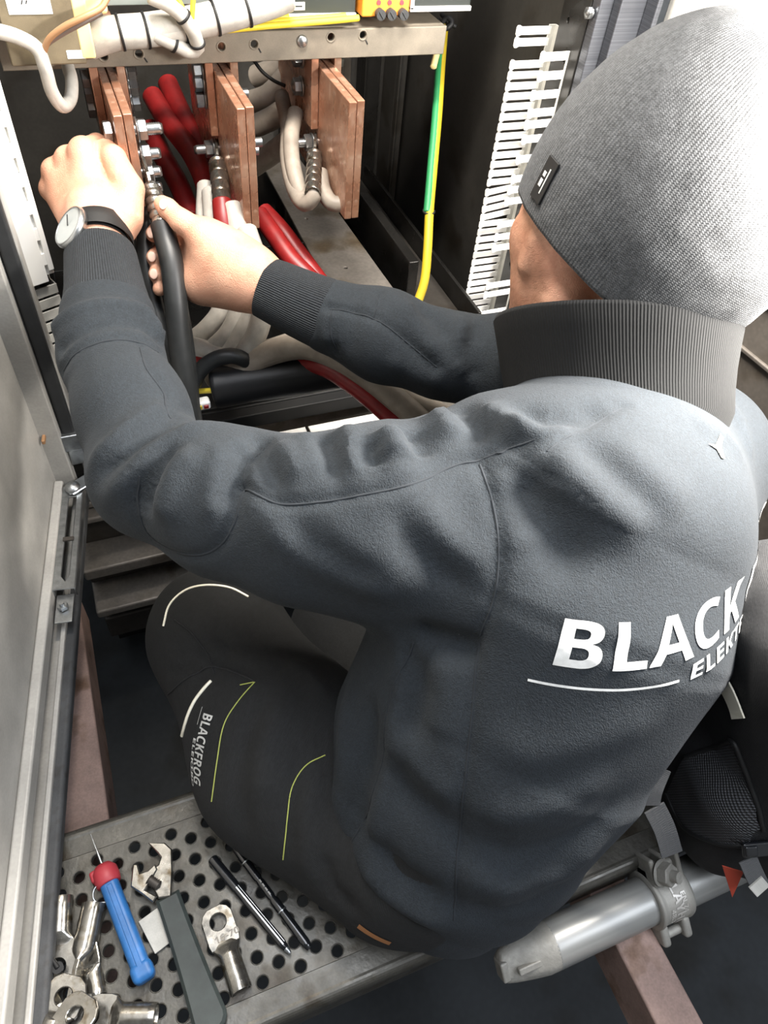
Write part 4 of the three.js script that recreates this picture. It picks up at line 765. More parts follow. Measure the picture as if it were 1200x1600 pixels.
const wob = (p) => 0.0016 * (vnoise(p.x * 22 + 5, p.y * 22, p.z * 22) - 0.5) + 0.0022 * (vnoise(p.x * 9, p.y * 9 + 3, p.z * 9) - 0.5);
const sweatDisp = (p) => 1.3 * sweatFolds(p) + wob(p);
const [sLo, sHi] = boundsOf([...armLeft, ...armRight].map((q) => q[0]).concat(torsoSt.map((s) => s.c)), 0.2);
const sweatNet = netMesh(sweatBase, sLo, sHi, 0.0048);
const sweat = part('sweatshirt', softGeo(sweatNet, sweatDisp), M.sweat, person, 'dark grey fleece sweatshirt with white print on the back');
for (const l of seamLines) { const g = surfaceLine(sweatBase, sweatDisp, l, 0.001, -0.0002); if (g) part('seam', g, M.seam, sweat); }
// tube of cloth through stations {c, dir, a, b, s}: ribbed cuffs, collar
function clothRing(st, thick, seg = 64, uvK = 1) {
  const pos = [], uv = [], idx = [], rows = [];
  for (const q of st) rows.push(q);
  for (let i = st.length - 1; i >= 0; i--) rows.push({ ...st[i], a: st[i].a - thick, b: st[i].b - thick });
  let v = 0;
  rows.forEach((q, i) => {
    if (i) v += rows[i - 1].c.distanceTo(q.c) + 0.002;
    for (let k = 0; k <= seg; k++) { const t = k / seg * Math.PI * 2, p = add(q.c, q.s, Math.cos(t) * q.a, q.f, Math.sin(t) * q.b); pos.push(p.x, p.y, p.z); uv.push(k / seg * (st[0].a + st[0].b) * Math.PI * uvK, v); }
  });
  const w = seg + 1;
  for (let i = 0; i + 1 < rows.length; i++) for (let k = 0; k < seg; k++) { const a = i * w + k; idx.push(a, a + 1, a + w, a + 1, a + w + 1, a + w); }
  const g = new THREE.BufferGeometry(); g.setAttribute('position', new THREE.Float32BufferAttribute(pos, 3)); g.setAttribute('uv', new THREE.Float32BufferAttribute(uv, 2)); g.setIndex(idx); g.computeVertexNormals();
  return g;
}
function ringSt(list) {   // [point, ra, rb] stations along a limb; frames follow the axis
  return list.map(([c, a, b = a], i) => { const n = list[Math.min(i + 1, list.length - 1)][0].clone().sub(list[Math.max(i - 1, 0)][0]), fr = frameFrom(n, camFwd); return { c, s: fr.x, f: fr.z, a, b }; });
}
part('cuff', clothRing(ringSt([[W(169, 503, 0.738), 0.040], [W(169, 488, 0.745), 0.0445], [W(165, 455, 0.757), 0.0405], [W(161, 425, 0.766), 0.0385], [W(158, 402, 0.773), 0.037], [W(157.5, 396, 0.775), 0.036]]), 0.003, 80), M.sweatRib, sweat, 'ribbed cuff');
part('cuff', clothRing(ringSt([[W(530, 499, 0.80), 0.036], [W(505, 490, 0.80), 0.039], [W(470, 475, 0.80), 0.037], [W(432, 457, 0.80), 0.0345], [W(414, 449, 0.80), 0.033]]), 0.003, 80), M.sweatRib, sweat, 'ribbed cuff');
const colUp = dirW(0.05, -0.98, -0.05);
const colSt = [[962, 672, 0.70, 0.092, 0.098], [962, 645, 0.697, 0.092, 0.104], [958, 612, 0.692, 0.09, 0.106], [956, 575, 0.685, 0.092, 0.108], [956, 540, 0.678, 0.096, 0.11], [956, 513, 0.673, 0.099, 0.112], [956, 506, 0.672, 0.097, 0.11]].map(([x, y, d, a, b], i) => { const f = tFace.clone().addScaledVector(colUp, -tFace.dot(colUp)).normalize(), s = f.clone().cross(colUp).normalize(), k = Math.max(0, (640 - y) / 150); f.addScaledVector(colUp, 0.06 * k).normalize(); return { c: W(x, y, d), s, f, a, b }; });
part('collar', clothRing(colSt, 0.004, 96), M.collar, sweat, 'dark ribbed stand-up collar with shade of the hat in its colour');
{ const zp = hitField(sweatBase, 797, 560); if (zp) { const g = grad(sweatBase, zp.x, zp.y, zp.z), c = add(zp, g, 0.006); part('zip_pull', tube(Array.from({ length: 8 }, (_, i) => add(c, camRight, Math.cos(i * 0.785) * 0.004, camDown, Math.sin(i * 0.785) * 0.0065)), 0.0011, 32, 6, true), M.zinc, sweat, 'small metal zip pull'); } }

// print on the back: laid out flat behind the spine and dropped on the cloth
{
  const o0 = hitField(sweatBase, 850, 1036), up = tUp.clone().addScaledVector(tRight, -0.48).normalize();
  const H = 0.0262, tw = textWidth('BLACK ', H, font, 1.34), g1 = wrapOn(textShapes('BLACK FROG', H, font, 1.34, 0, 0, 0.1), sweatBase, sweatDisp, o0, up, tRight); part('print', g1, M.print, sweat, 'white lettering');
  const s2 = textShapes('ELEKTRO', 0.0098, font, 1.75, 0.118, -0.019, 0.06), g2 = wrapOn([...s2, rectShape(-0.009, 0.108, -0.0165, -0.0145)], sweatBase, sweatDisp, o0, up, tRight); part('print', g2, M.print, sweat, 'small white lettering with a line');
  const c = hitField(sweatBase, 1122, 702);
  if (c) {
    const q = [[-0.012, 0.004], [-0.004, 0.0025], [0.0035, 0.0085], [0.0075, 0.0125], [0.0105, 0.0095], [0.0055, 0.004], [0.003, 0], [0.001, -0.009], [-0.003, -0.0085], [-0.0045, -0.001]].map(([x, y]) => new THREE.Vector2(x, y));
    const cn = grad(sweatBase, c.x, c.y, c.z), cu = camRight.clone().addScaledVector(cn, -camRight.dot(cn)).normalize(), cv = camDown.clone().negate().addScaledVector(cn, camDown.dot(cn)).normalize();
    const g3 = wrapOn([new THREE.Shape(q.reverse())], sweatBase, sweatDisp, c, cv, cu, 0.0012, 0.003); if (g3) part('emblem', g3, M.reflex, sweat, 'small pale winged emblem below the collar');
  }
}

// ---------------------------------------------------------------- trousers
const legLeft = [[W(625, 1325, 0.715), 0.086], [W(455, 1180, 0.765), 0.094], [W(340, 992, 0.85), 0.076]], kneeL = legLeft[2][0];
const ankleL = add(kneeL, Y, -0.38, X, 0.05, Z, 0.03);
const legRight = [[W(790, 1290, 0.82), 0.085], [W(640, 1120, 0.93), 0.09], [W(540, 990, 1.03), 0.075]], kneeR = legRight[2][0], ankleR = add(kneeR, Y, -0.36, X, 0.02, Z, 0.03);
const thighL = chain(legLeft, 0.04), thighR = chain(legRight, 0.04), pelvis = loft([{ c: W(700, 1290, 0.73), a: 0.12, b: 0.1 }, { c: W(735, 1230, 0.72), a: 0.14, b: 0.12 }], tRight, tFace);
const shinL = chain([[kneeL, 0.072], [add(kneeL, Y, -0.12, X, 0.02), 0.068], [ankleL, 0.05]], 0.02), shinR = chain([[kneeR, 0.072], [add(kneeR, Y, -0.12, X, 0.01), 0.068], [ankleR, 0.05]], 0.02);
const deckEdge = -0.31;
const trouserBase = (x, y, z) => {
  let d = smin(thighL(x, y, z), thighR(x, y, z), 0.03); d = smin(d, pelvis(x, y, z), 0.03); d = smin(d, shinL(x, y, z), 0.03); d = smin(d, shinR(x, y, z), 0.03);
  return z > deckEdge - 0.02 ? smax(d, 0.003 - y, 0.02) : d;
};
const G = (pix, h, w) => ({ pts: traced(trouserBase, pix), h, w });
const trouserFolds = makeFolds([
  G([[300, 1010], [340, 1030], [400, 1050]], -0.005, 0.008), G([[262, 1052], [300, 1045], [330, 1060]], -0.004, 0.006), G([[325, 965], [360, 1010], [330, 1060]], -0.003, 0.006), G([[410, 1100], [380, 1180], [375, 1260], [390, 1320]], -0.005, 0.012), G([[440, 1090], [410, 1180], [405, 1260]], 0.006, 0.014), G([[470, 1180], [455, 1250], [455, 1330]], -0.004, 0.008), G([[490, 1200], [478, 1280], [490, 1380]], 0.005, 0.012), G([[330, 1280], [380, 1340], [440, 1400]], 0.003, 0.012), G([[450, 1030], [480, 1050], [510, 1090]], 0.005, 0.012), G([[500, 1330], [520, 1390], [560, 1430]], -0.005, 0.010),
]);
const trouserDisp = (p) => trouserFolds(p) + wob(p);
const [tLo, tHi] = boundsOf([...legLeft, ...legRight].map((q) => q[0]).concat([ankleL, ankleR]), 0.19);
const trousers = part('trousers', softGeo(netMesh(trouserBase, tLo, tHi, 0.006), trouserDisp), M.trousers, person, 'black work trousers with reflective piping');
for (const [pix, r, m, lab] of [
  [[[255, 978], [265, 945], [290, 922], [322, 914], [360, 918], [388, 932]], 0.0013, M.reflex, 'pale reflective piping'],
  [[[327, 1063], [300, 1100], [284, 1150], [281, 1200], [290, 1238]], 0.0019, M.reflex, 'white reflective piping'],
  [[[398, 1065], [372, 1095], [350, 1130], [338, 1190], [331, 1252]], 0.0006, M.threadLime, 'lime green stitching'], [[[375, 1070], [398, 1065]], 0.0006, M.threadLime, 'lime green stitching'],
  [[[508, 1180], [478, 1196], [456, 1230], [448, 1280], [443, 1342]], 0.0006, M.threadLime, 'lime green stitching'],
  [[[272, 968], [300, 990], [325, 1030], [332, 1050]], 0.0008, M.kneePad, null], [[[262, 1085], [290, 1060], [330, 1040], [380, 1055], [398, 1065]], 0.0010, M.kneePad, null],
]) { const g = surfaceLine(trouserBase, trouserDisp, pix, r, 0.0002); if (g) part(lab ? 'piping' : 'seam', g, m, trousers, lab); }
{ // thigh print reads downwards along the pocket
  const o = hitField(trouserBase, 318, 1112), e = hitField(trouserBase, 304, 1222);
  if (o && e) {
    const n = grad(trouserBase, o.x, o.y, o.z), u = e.clone().sub(o).normalize(); n.addScaledVector(u, -n.dot(u)).normalize();
    const v = u.clone().cross(n).normalize(); if (v.dot(camRight) < 0) v.negate();
    const L = o.distanceTo(e), w = textWidth('BLACKFROG', 0.0112, font, 1);
    const g = wrapOn(textShapes('BLACKFROG', 0.0112, font, L / w), trouserBase, trouserDisp, o, v, u, 0.0008, 0.003); if (g) part('print', g, M.print, trousers, 'white lettering on the thigh');
    const g2 = wrapOn([...textShapes('ELEKTRO', 0.004, font, 1.5, L * 0.38, -0.0075), rectShape(-0.004, L * 0.2, -0.006, -0.0052), rectShape(L * 0.76, L * 1.02, -0.0072, -0.0064)], trouserBase, trouserDisp, o, v, u, 0.0008, 0.003); if (g2) part('print', g2, M.print, trousers, 'small white lettering with lines');
  }
  const lo = hitField(trouserBase, 560, 1446), le = hitField(trouserBase, 610, 1474);
  if (lo && le) { const n = grad(trouserBase, lo.x, lo.y, lo.z), u = le.clone().sub(lo).normalize(), v = n.clone().cross(u).normalize(), g = wrapOn([rectShape(0, lo.distanceTo(le), -0.004, 0.004)], trouserBase, trouserDisp, lo, v, u, 0.001, 0.004); if (g) part('waist_label', g, M.leather, trousers, 'brown leather waist label'); }
}
for (const [k, an, kn] of [[0, ankleL, kneeL], [1, ankleR, kneeR]]) {
  const toe = add(an, Y, -0.05, X, -0.07, Z, -0.15), heel = add(an, Y, -0.055, Z, 0.03, X, 0.02), f = blend(0.03, cone(add(an, Y, 0.03), add(an, Y, -0.03), 0.052, 0.048), cone(heel, toe, 0.036, 0.034));
  const [lo, hi] = boundsOf([toe, heel, add(an, Y, 0.08)], 0.07);
  part('boot', softGeo(netMesh(f, lo, hi, 0.006)), M.black, person, 'black work boot');
}

// ---------------------------------------------------------------- body (skin): torso and limbs under the clothes, fine grids for the head and hands
const skullC = add(headC, hUp, -0.022);
const Hh = (f, u, l) => add(skullC, hFace, f, hUp, u, hLeft, l);
const Hf = (f, u, l) => add(Hh(f, u, l), camRight, -0.022, camDown, -0.004);
const headParts = blend(0.02,
  ellipsoid(Hh(-0.005, 0.02, 0), hFace, hUp, hLeft, 0.1, 0.095, 0.078),
  cone(Hf(0.045, -0.03, 0), Hf(0.055, -0.075, 0), 0.058, 0.045),
  cone(Hf(0.02, -0.07, 0.042), Hf(0.072, -0.098, 0.014), 0.024, 0.022), cone(Hf(0.02, -0.07, -0.042), Hf(0.072, -0.098, -0.014), 0.024, 0.022),
  cone(Hf(0.066, -0.022, 0.034), Hf(0.03, -0.03, 0.05), 0.03, 0.028), cone(Hf(0.03, 0.01, 0.05), Hf(0.055, -0.06, 0.03), 0.026, 0.03), cone(Hf(0.07, -0.025, -0.032), Hf(0.03, -0.03, -0.055), 0.022, 0.02),
  cone(Hh(-0.03, -0.07, 0), add(W(962, 640, 0.705), tUp, 0), 0.052, 0.06));
const faceBits = [
  cone(Hf(0.098, 0.005, 0), Hf(0.118, -0.032, 0), 0.007, 0.011), cone(Hf(0.106, -0.04, 0.009), Hf(0.106, -0.04, -0.009), 0.009, 0.009),   // nose
  cone(Hf(0.094, 0.012, 0.012), Hf(0.084, 0.014, 0.045), 0.010, 0.009), cone(Hf(0.094, 0.012, -0.012), Hf(0.084, 0.014, -0.045), 0.010, 0.009),   // brows
  cone(Hf(0.1, -0.062, 0.018), Hf(0.1, -0.062, -0.018), 0.0065, 0.0065), cone(Hf(0.099, -0.071, 0.014), Hf(0.099, -0.071, -0.014), 0.007, 0.007),   // lips
  cone(Hf(0.088, -0.002, 0.031), Hf(0.088, -0.002, 0.029), 0.0105, 0.0105), cone(Hf(0.088, -0.002, -0.031), Hf(0.088, -0.002, -0.029), 0.0105, 0.0105)];   // eyelids
const ear = (s) => { const a = Hf(0.048, 0.002, 0.07 * s), b = Hf(0.04, -0.024, 0.071 * s), c = Hf(0.05, -0.047, 0.067 * s), d = Hf(0.032, 0.018, 0.074 * s); return blend(0.006, cone(d, b, 0.009, 0.008), cone(a, d, 0.007, 0.009), cone(b, c, 0.008, 0.008)); };
const earL = ear(1), earR = ear(-1);
const headF = (x, y, z) => { let d = headParts(x, y, z); for (const f of faceBits) d = smin(d, f(x, y, z), 0.008); d = smin(d, earL(x, y, z), 0.006); return smin(d, earR(x, y, z), 0.006); };
const finger = (...j) => chain(j, 0.004);
// left hand: back of the hand towards the viewer, fingers curled round the bolt head behind the first bar
const lW = W(157, 392, 0.778);
const handL = (() => {
  const mcp = [W(131, 238, 0.793), W(108, 250, 0.806), W(86, 268, 0.815), W(80, 296, 0.826)], r = [0.0165, 0.0145, 0.0145, 0.0125];
  const palm = blend(0.012, cone(lW, W(150, 335, 0.788), 0.0295, 0.032), ...mcp.map((m, i) => cone(W(158 - i * 12, 345 - i * 2, 0.792 + i * 0.004), m, 0.022, r[i] * 0.92)), cone(W(185, 352, 0.79), W(196, 315, 0.795), 0.02, 0.017));
  const f = [
    finger([mcp[0], 0.0145], [W(152, 226, 0.838), 0.0115], [W(180, 238, 0.852), 0.0095], [W(196, 252, 0.846), 0.008]),
    finger([mcp[1], 0.014], [W(120, 240, 0.855), 0.0115], [W(150, 262, 0.866), 0.0095], [W(174, 272, 0.86), 0.008]),
    finger([mcp[2], 0.013], [W(98, 262, 0.862), 0.011], [W(130, 288, 0.868), 0.009], [W(156, 294, 0.862), 0.0078]),
    finger([mcp[3], 0.012], [W(88, 294, 0.865), 0.0098], [W(118, 314, 0.866), 0.0085], [W(142, 316, 0.86), 0.0072]),
    finger([W(196, 338, 0.787), 0.019], [W(202, 295, 0.786), 0.0155], [W(178, 246, 0.79), 0.0125], [W(166, 232, 0.805), 0.0105])];
  return (x, y, z) => { let d = palm(x, y, z); for (const g of f) d = smin(d, g(x, y, z), 0.007); return d; };
})();
// right hand: thumb on the near side of the black cable, fingers wrapped behind it with the tips showing on its left
const rW = W(424, 452, 0.80);
const handR = (() => {
  const mcp = [W(312, 372, 0.822), W(304, 400, 0.83), W(300, 426, 0.832), W(304, 448, 0.828)], r = [0.0145, 0.014, 0.013, 0.012];
  const palm = blend(0.022, cone(rW, W(390, 436, 0.80), 0.0285, 0.029), cone(W(390, 432, 0.80), W(345, 408, 0.806), 0.029, 0.031), ...mcp.map((m, i) => cone(W(365, 408 + i * 9, 0.808), m, 0.022, r[i])), cone(W(388, 420, 0.795), W(325, 372, 0.795), 0.021, 0.018), cone(W(385, 445, 0.808), W(318, 447, 0.818), 0.022, 0.018));
  const f = [
    finger([mcp[0], 0.0145], [W(270, 360, 0.85), 0.0115], [W(246, 360, 0.842), 0.0098], [W(240, 366, 0.822), 0.0088]),
    finger([mcp[1], 0.014], [W(266, 394, 0.855), 0.0115], [W(246, 398, 0.846), 0.0098], [W(241, 403, 0.824), 0.009]),
    finger([mcp[2], 0.013], [W(266, 422, 0.855), 0.011], [W(248, 424, 0.846), 0.0095], [W(244, 429, 0.824), 0.0086]),
    finger([mcp[3], 0.012], [W(270, 446, 0.85), 0.0098], [W(254, 448, 0.843), 0.0085], [W(249, 452, 0.828), 0.0075]),
    finger([W(345, 388, 0.794), 0.0185], [W(316, 366, 0.79), 0.0165], [W(284, 346, 0.788), 0.0125], [W(262, 326, 0.79), 0.0105], [W(254, 319, 0.792), 0.0092])];
  return (x, y, z) => { let d = palm(x, y, z); for (const g of f) d = smin(d, g(x, y, z), 0.007); return d; };
})();
const armIn = (l, k) => l.map(([p, r]) => [p, r - k]);
const coreBody = (() => {
  const t = loft(torsoSt.slice(1).map((s) => ({ c: s.c, a: s.a - 0.03, b: s.b - 0.035 })), tRight, tFace);
  const aL = chain([...armIn(armLeft, 0.02).slice(0, 7), [lW, 0.029]], 0.02), aR = chain([...armIn(armRight, 0.016).slice(0, 6), [rW, 0.028]], 0.02);
  const gL = chain([...armIn(legLeft, 0.02), [ankleL, 0.035]], 0.02), gR = chain([...armIn(legRight, 0.02), [ankleR, 0.035]], 0.02), neck = cone(W(962, 650, 0.705), Hh(-0.02, -0.06, 0), 0.06, 0.05);
  return (x, y, z) => { let d = smin(t(x, y, z), aL(x, y, z), 0.03); d = smin(d, aR(x, y, z), 0.03); d = smin(d, gL(x, y, z), 0.03); d = smin(d, gR(x, y, z), 0.03); d = smin(d, neck(x, y, z), 0.02); return z > deckEdge - 0.02 ? smax(d, 0.02 - y, 0.02) : d; };
})();
const plainSkin = [1, 1, 1];
const beardAt = (p) => {   // stubble on jaw, cheek and chin
  const q = p.clone().sub(Hf(0, 0, 0)), f = q.dot(hFace), u = q.dot(hUp), l = q.dot(hLeft);
  const jaw = Math.min(1, Math.max(0, (f - 0.018 - 0.016 * (vnoise(p.x * 160, p.y * 160, p.z * 160) - 0.5)) / 0.014)) * Math.min(1, Math.max(0, (0.004 - u) / 0.02));
  const s = jaw * (0.55 + 0.45 * vnoise(p.x * 700, p.y * 700, p.z * 700)), red = Math.exp(-((f + 0.002) ** 2 + (u + 0.04) ** 2 + (l - 0.078) ** 2) / 0.0007);
  return [1 - 0.5 * s, (1 - 0.56 * s) * (1 - 0.16 * red), (1 - 0.6 * s) * (1 - 0.14 * red)];
};
const skinTone = (p) => { const k = 0.94 + 0.1 * (vnoise(p.x * 60, p.y * 60, p.z * 60) - 0.5); return [k, k * 0.985, k * 0.98]; };
const geoBody = softGeo(netMesh(coreBody, V3(...['x', 'y', 'z'].map((k) => Math.min(sLo[k], tLo[k]))), V3(...['x', 'y', 'z'].map((k) => Math.max(sHi[k], tHi[k]))), 0.011), null, () => plainSkin);
const [hLo, hHi] = boundsOf([Hh(0.13, 0.12, 0.09), Hh(-0.12, -0.13, -0.09), Hh(-0.1, 0.12, -0.09), Hh(0.12, -0.12, 0.09), Hh(0, 0, 0.1), Hh(0, 0, -0.1)], 0.035);
const geoHead = softGeo(netMesh(headF, hLo, hHi, 0.003), null, beardAt);
const [l0, l1] = boundsOf([lW, W(70, 230, 0.83), W(215, 300, 0.87), W(215, 300, 0.76)], 0.04), [r0, r1] = boundsOf([rW, W(235, 310, 0.86), W(240, 470, 0.86), W(240, 380, 0.77), W(330, 400, 0.76)], 0.04);
const geoHandL = softGeo(netMesh(handL, l0, l1, 0.0026), null, skinTone), geoHandR = softGeo(netMesh(handR, r0, r1, 0.0026), null, skinTone);
{
  const all = [geoBody, geoHead, geoHandL, geoHandR].map((g) => g.toNonIndexed());
  part('body', mergeGeometries(all), M.skin, person, 'fair skin of face, neck and hands');
}
for (const [p, n] of [[W(255, 319, 0.781), dirW(-0.3, -0.35, -0.89)], [W(236, 364, 0.816), dirW(-0.8, -0.1, -0.55)], [W(237, 401, 0.818), dirW(-0.8, -0.05, -0.55)], [W(240, 428, 0.819), dirW(-0.8, 0, -0.55)]]) {
  const q = hitField(handR, ...[p].map((v) => { const d = v.clone().sub(EYE), z = d.dot(camFwd); return [600 + d.dot(camRight) / z * FOCAL, 800 + d.dot(camDown) / z * FOCAL]; })[0]);
  if (q) { const g = grad(handR, q.x, q.y, q.z), fr = frameFrom(g, camDown), e = clean(new THREE.SphereGeometry(1, 16, 10)); e.scale(0.0048, 0.0012, 0.0058); part('nail', e.applyMatrix4(basis(fr.x, fr.y, fr.z, q)), std({ color: 0xe8c4b2, roughness: 0.35, name: 'nail' }), person, 'pale fingernail'); }
}
// beanie
{
  const pos = [], uv = [], idx = [], seg = 220, rows = 110, tMax = 2.06, a = 0.120, b = 0.110, c = 0.142;
  const bump = makeFolds([
    { pts: [[1.05, 0.4], [0.8, 0.75], [0.5, 1.1]].map(([th, ph]) => add(headC, rimFront, Math.cos(ph + 1.6) * Math.sin(th) * a, rimLeft, Math.sin(ph + 1.6) * Math.sin(th) * b, rimUp, Math.cos(th) * c)), h: -0.006, w: 0.016 },
    { pts: [[0.95, 1.4], [0.7, 1.6], [0.4, 2.0]].map(([th, ph]) => add(headC, rimFront, Math.cos(ph + 1.6) * Math.sin(th) * a, rimLeft, Math.sin(ph + 1.6) * Math.sin(th) * b, rimUp, Math.cos(th) * c)), h: -0.007, w: 0.018 },
    { pts: [[1.5, 1.7], [1.2, 1.5], [0.9, 1.2]].map(([th, ph]) => add(headC, rimFront, Math.cos(ph + 1.6) * Math.sin(th) * a, rimLeft, Math.sin(ph + 1.6) * Math.sin(th) * b, rimUp, Math.cos(th) * c)), h: -0.005, w: 0.014 }]);
  const surf = (th, ph, k) => {
    const s = th < 1.571 ? Math.sin(th) : 1 - 0.42 * (th - 1.571) ** 2, lower = th > 1.9 ? (th - 1.9) * 0.02 : 0, back = Math.cos(ph) < 0 ? 1 + 0.06 * Math.cos(ph) * Math.cos(ph) : 1;
    const p = add(headC, rimFront, Math.cos(ph) * s * (a - k) * back, rimLeft, Math.sin(ph) * s * (b - k), rimUp, Math.cos(th) * (c - k) - lower), n = p.clone().sub(headC).normalize();
    return p.addScaledVector(n, k ? 0 : bump(p) + 0.0035 * (vnoise(p.x * 18, p.y * 18, p.z * 18) - 0.5) + 0.0012 * (vnoise(p.x * 60, p.y * 60, p.z * 60) - 0.5));
  };
  const ring = (i) => (i <= rows ? [i / rows, 0] : [(2 * rows + 1 - i) / rows, 0.0045]), R = rows + 14;
  for (let i = 0; i <= R; i++) { const [q, k] = ring(i); for (let j = 0; j <= seg; j++) { const ph = j / seg * Math.PI * 2, th = q * (tMax - 0.07 * Math.cos(ph)), p = surf(th, ph, k); pos.push(p.x, p.y, p.z); uv.push(j / seg * 0.66, th * 0.12); } }
  const w = seg + 1; for (let i = 0; i < R; i++) for (let j = 0; j < seg; j++) { const q = i * w + j; idx.push(q, q + w, q + 1, q + 1, q + w, q + w + 1); }
  let g = new THREE.BufferGeometry(); g.setAttribute('position', new THREE.Float32BufferAttribute(pos, 3)); g.setAttribute('uv', new THREE.Float32BufferAttribute(uv, 2)); g.setIndex(idx); g.computeVertexNormals();
  const hat = part('beanie', g, M.beanie, person, 'grey knitted beanie with a ribbed edge');
  // woven tag at the rim
  const bf = ellipsoid(headC, rimFront, rimLeft, rimUp, a, b, c), tp = hitField(bf, 853, 282);
  if (tp) {
    const n = grad(bf, tp.x, tp.y, tp.z), v = rimUp.clone().addScaledVector(n, -rimUp.dot(n)).normalize(), u = v.clone().cross(n).normalize();
    const t = part('tag', obx(add(tp, n, 0.0012), u, v, n, 0.017, 0.034, 0.0022, 0.0006), M.black, hat, 'black woven tag with pale marks');
    part('mark', [obx(add(tp, n, 0.0026, u, 0.003), u, v, n, 0.0016, 0.02, 0.0006, 0.0002), obx(add(tp, n, 0.0026, u, -0.002, v, 0.004), u, v, n, 0.004, 0.004, 0.0006, 0.0002), obx(add(tp, n, 0.0026, u, -0.002, v, -0.003), u, v, n, 0.004, 0.006, 0.0006, 0.0002)], M.print, hat);
  }
}
// wrist watch on the left wrist
{
  const st = ringSt([[W(156, 386, 0.777), 0.035], [W(155, 373, 0.782), 0.0356], [W(153.5, 360, 0.786), 0.035]]);
  const strap = part('watch_strap', clothRing(st, 0.004, 60), M.black, person, 'black watch strap');
  const ax = dirW(-0.58, -0.25, -0.78), c = add(W(156, 383, 0.779), ax, 0.0335);
  part('watch_case', lathe([[0.0001, -0.004], [0.0225, -0.004], [0.0235, 0.001], [0.022, 0.0045], [0.02, 0.005], [0.02, 0.0042]], add(c, ax, 0), ax, 40), M.zinc, person, 'round metal watch case');
  part('watch_face', lathe([[0.0001, 0.0043], [0.02, 0.0043]], c, ax, 40), std({ color: 0x9aa0a0, roughness: 0.25, name: 'watchFace' }), person, 'pale grey watch face');
  part('watch_marks', [cyl(add(c, ax, 0.0044), add(c, ax, 0.005, camDown, -0.011), 0.0006), cyl(add(c, ax, 0.0044), add(c, ax, 0.005, camRight, 0.006), 0.0006)], M.black, person);
}

// ================================================================ scaffold plank, bearers, tube
{
  const plank = thing('scaffold_plank', 'grey perforated steel scaffold plank under the person and the tools', 'plank', V3(0.1, -0.05, -0.21));
  const zF = onY(190, 1268, 0).z, zN = onY(600, 1530, 0).z, x0 = -0.42, x1 = 1.0, fz0 = zF + 0.03, fz1 = zN - 0.03;
  const o = onY(151.7, 1343.7, 0), far = onY(310, 1276, 0).z - 0.002, near = onY(449, 1530, 0).z + 0.002, holes = [];
  for (let i = -16; i <= 21; i++) for (let j = -12; j <= 14; j++) { const x = o.x + i * 0.0185, z = o.z + j * 0.0214 + (((i % 2) + 2) % 2) * 0.0107; if (z > far && z < near && x > x0 + 0.02) holes.push({ x, y: -z, r: 0.0056 }); }
  const g = [prism([[x0, -fz1], [x1, -fz1], [x1, -fz0], [x0, -fz0]], 0.0024, V3(0, -0.0012, 0), X, V3(0, 0, -1), { holes, bevel: 0.0005 })];
  for (const q of holes) g.push(lathe([[0.0072, -0.0012], [0.0066, 0.0003], [0.0059, 0.0007], [0.0055, -0.0004], [0.0054, -0.006]], V3(q.x, 0, -q.y), Y, 14));
  part('deck', g, M.deck, plank, 'deck pressed with rows of round holes');
  // rolled long edges, swept along x
  const sweep = (prof) => { const s = prof.map(([z, y]) => [z, y]); return prism(s, x1 - x0, V3((x0 + x1) / 2, 0, 0), V3(0, 0, 1), Y, { bevel: 0.0006 }); };
  const roll = (sgn, z, ze) => { const out = [[z, 0]], inn = []; for (let i = 0; i <= 8; i++) { const a = i / 8 * Math.PI / 2, cx = ze - sgn * 0.012; out.push([cx + sgn * Math.sin(a) * 0.012, -0.012 + Math.cos(a) * 0.012 + 0.002 * Math.sin(a * 2)]); inn.unshift([cx + sgn * Math.sin(a) * 0.0096, -0.0144 + Math.cos(a) * 0.012]); } return [...out, [ze, -0.05], [ze - sgn * 0.0024, -0.05], ...inn, [z, -0.0024]]; };
  part('edge_flange', sweep(roll(1, fz1, zN)), M.deck, plank, 'rolled near edge'); part('edge_flange', sweep(roll(-1, fz0, zF)), M.deck, plank, 'rolled far edge');
}
{
  const bearer = (name, lab, x0, x1, y0, y1, z0, z1) => solo(name, bx(x0, x1, y0, y1, z0, z1, 0.003), M.wood, lab, 'beam', 'bearers under the plank');
  const bR = onY(980, 1378, -0.052).x, bL = onY(145, 1095, -0.052).x;
  bearer('timber_bearer', 'pinkish timber bearer under the plank beside the scaffold tube', bR - 0.047, bR, -0.125, -0.052, -0.72, 0.35);
  bearer('timber_bearer', 'pinkish timber bearer under the plank beside the open left door', bL - 0.049, bL, -0.125, -0.052, -0.66, 0.2);
}
const tubeA = W(855, 1478, 0.745), tubeB = W(1230, 1345, 0.775); tubeB.z = tubeA.z; tubeB.y = tubeA.y; const tubeD = tubeB.clone().sub(tubeA).normalize();
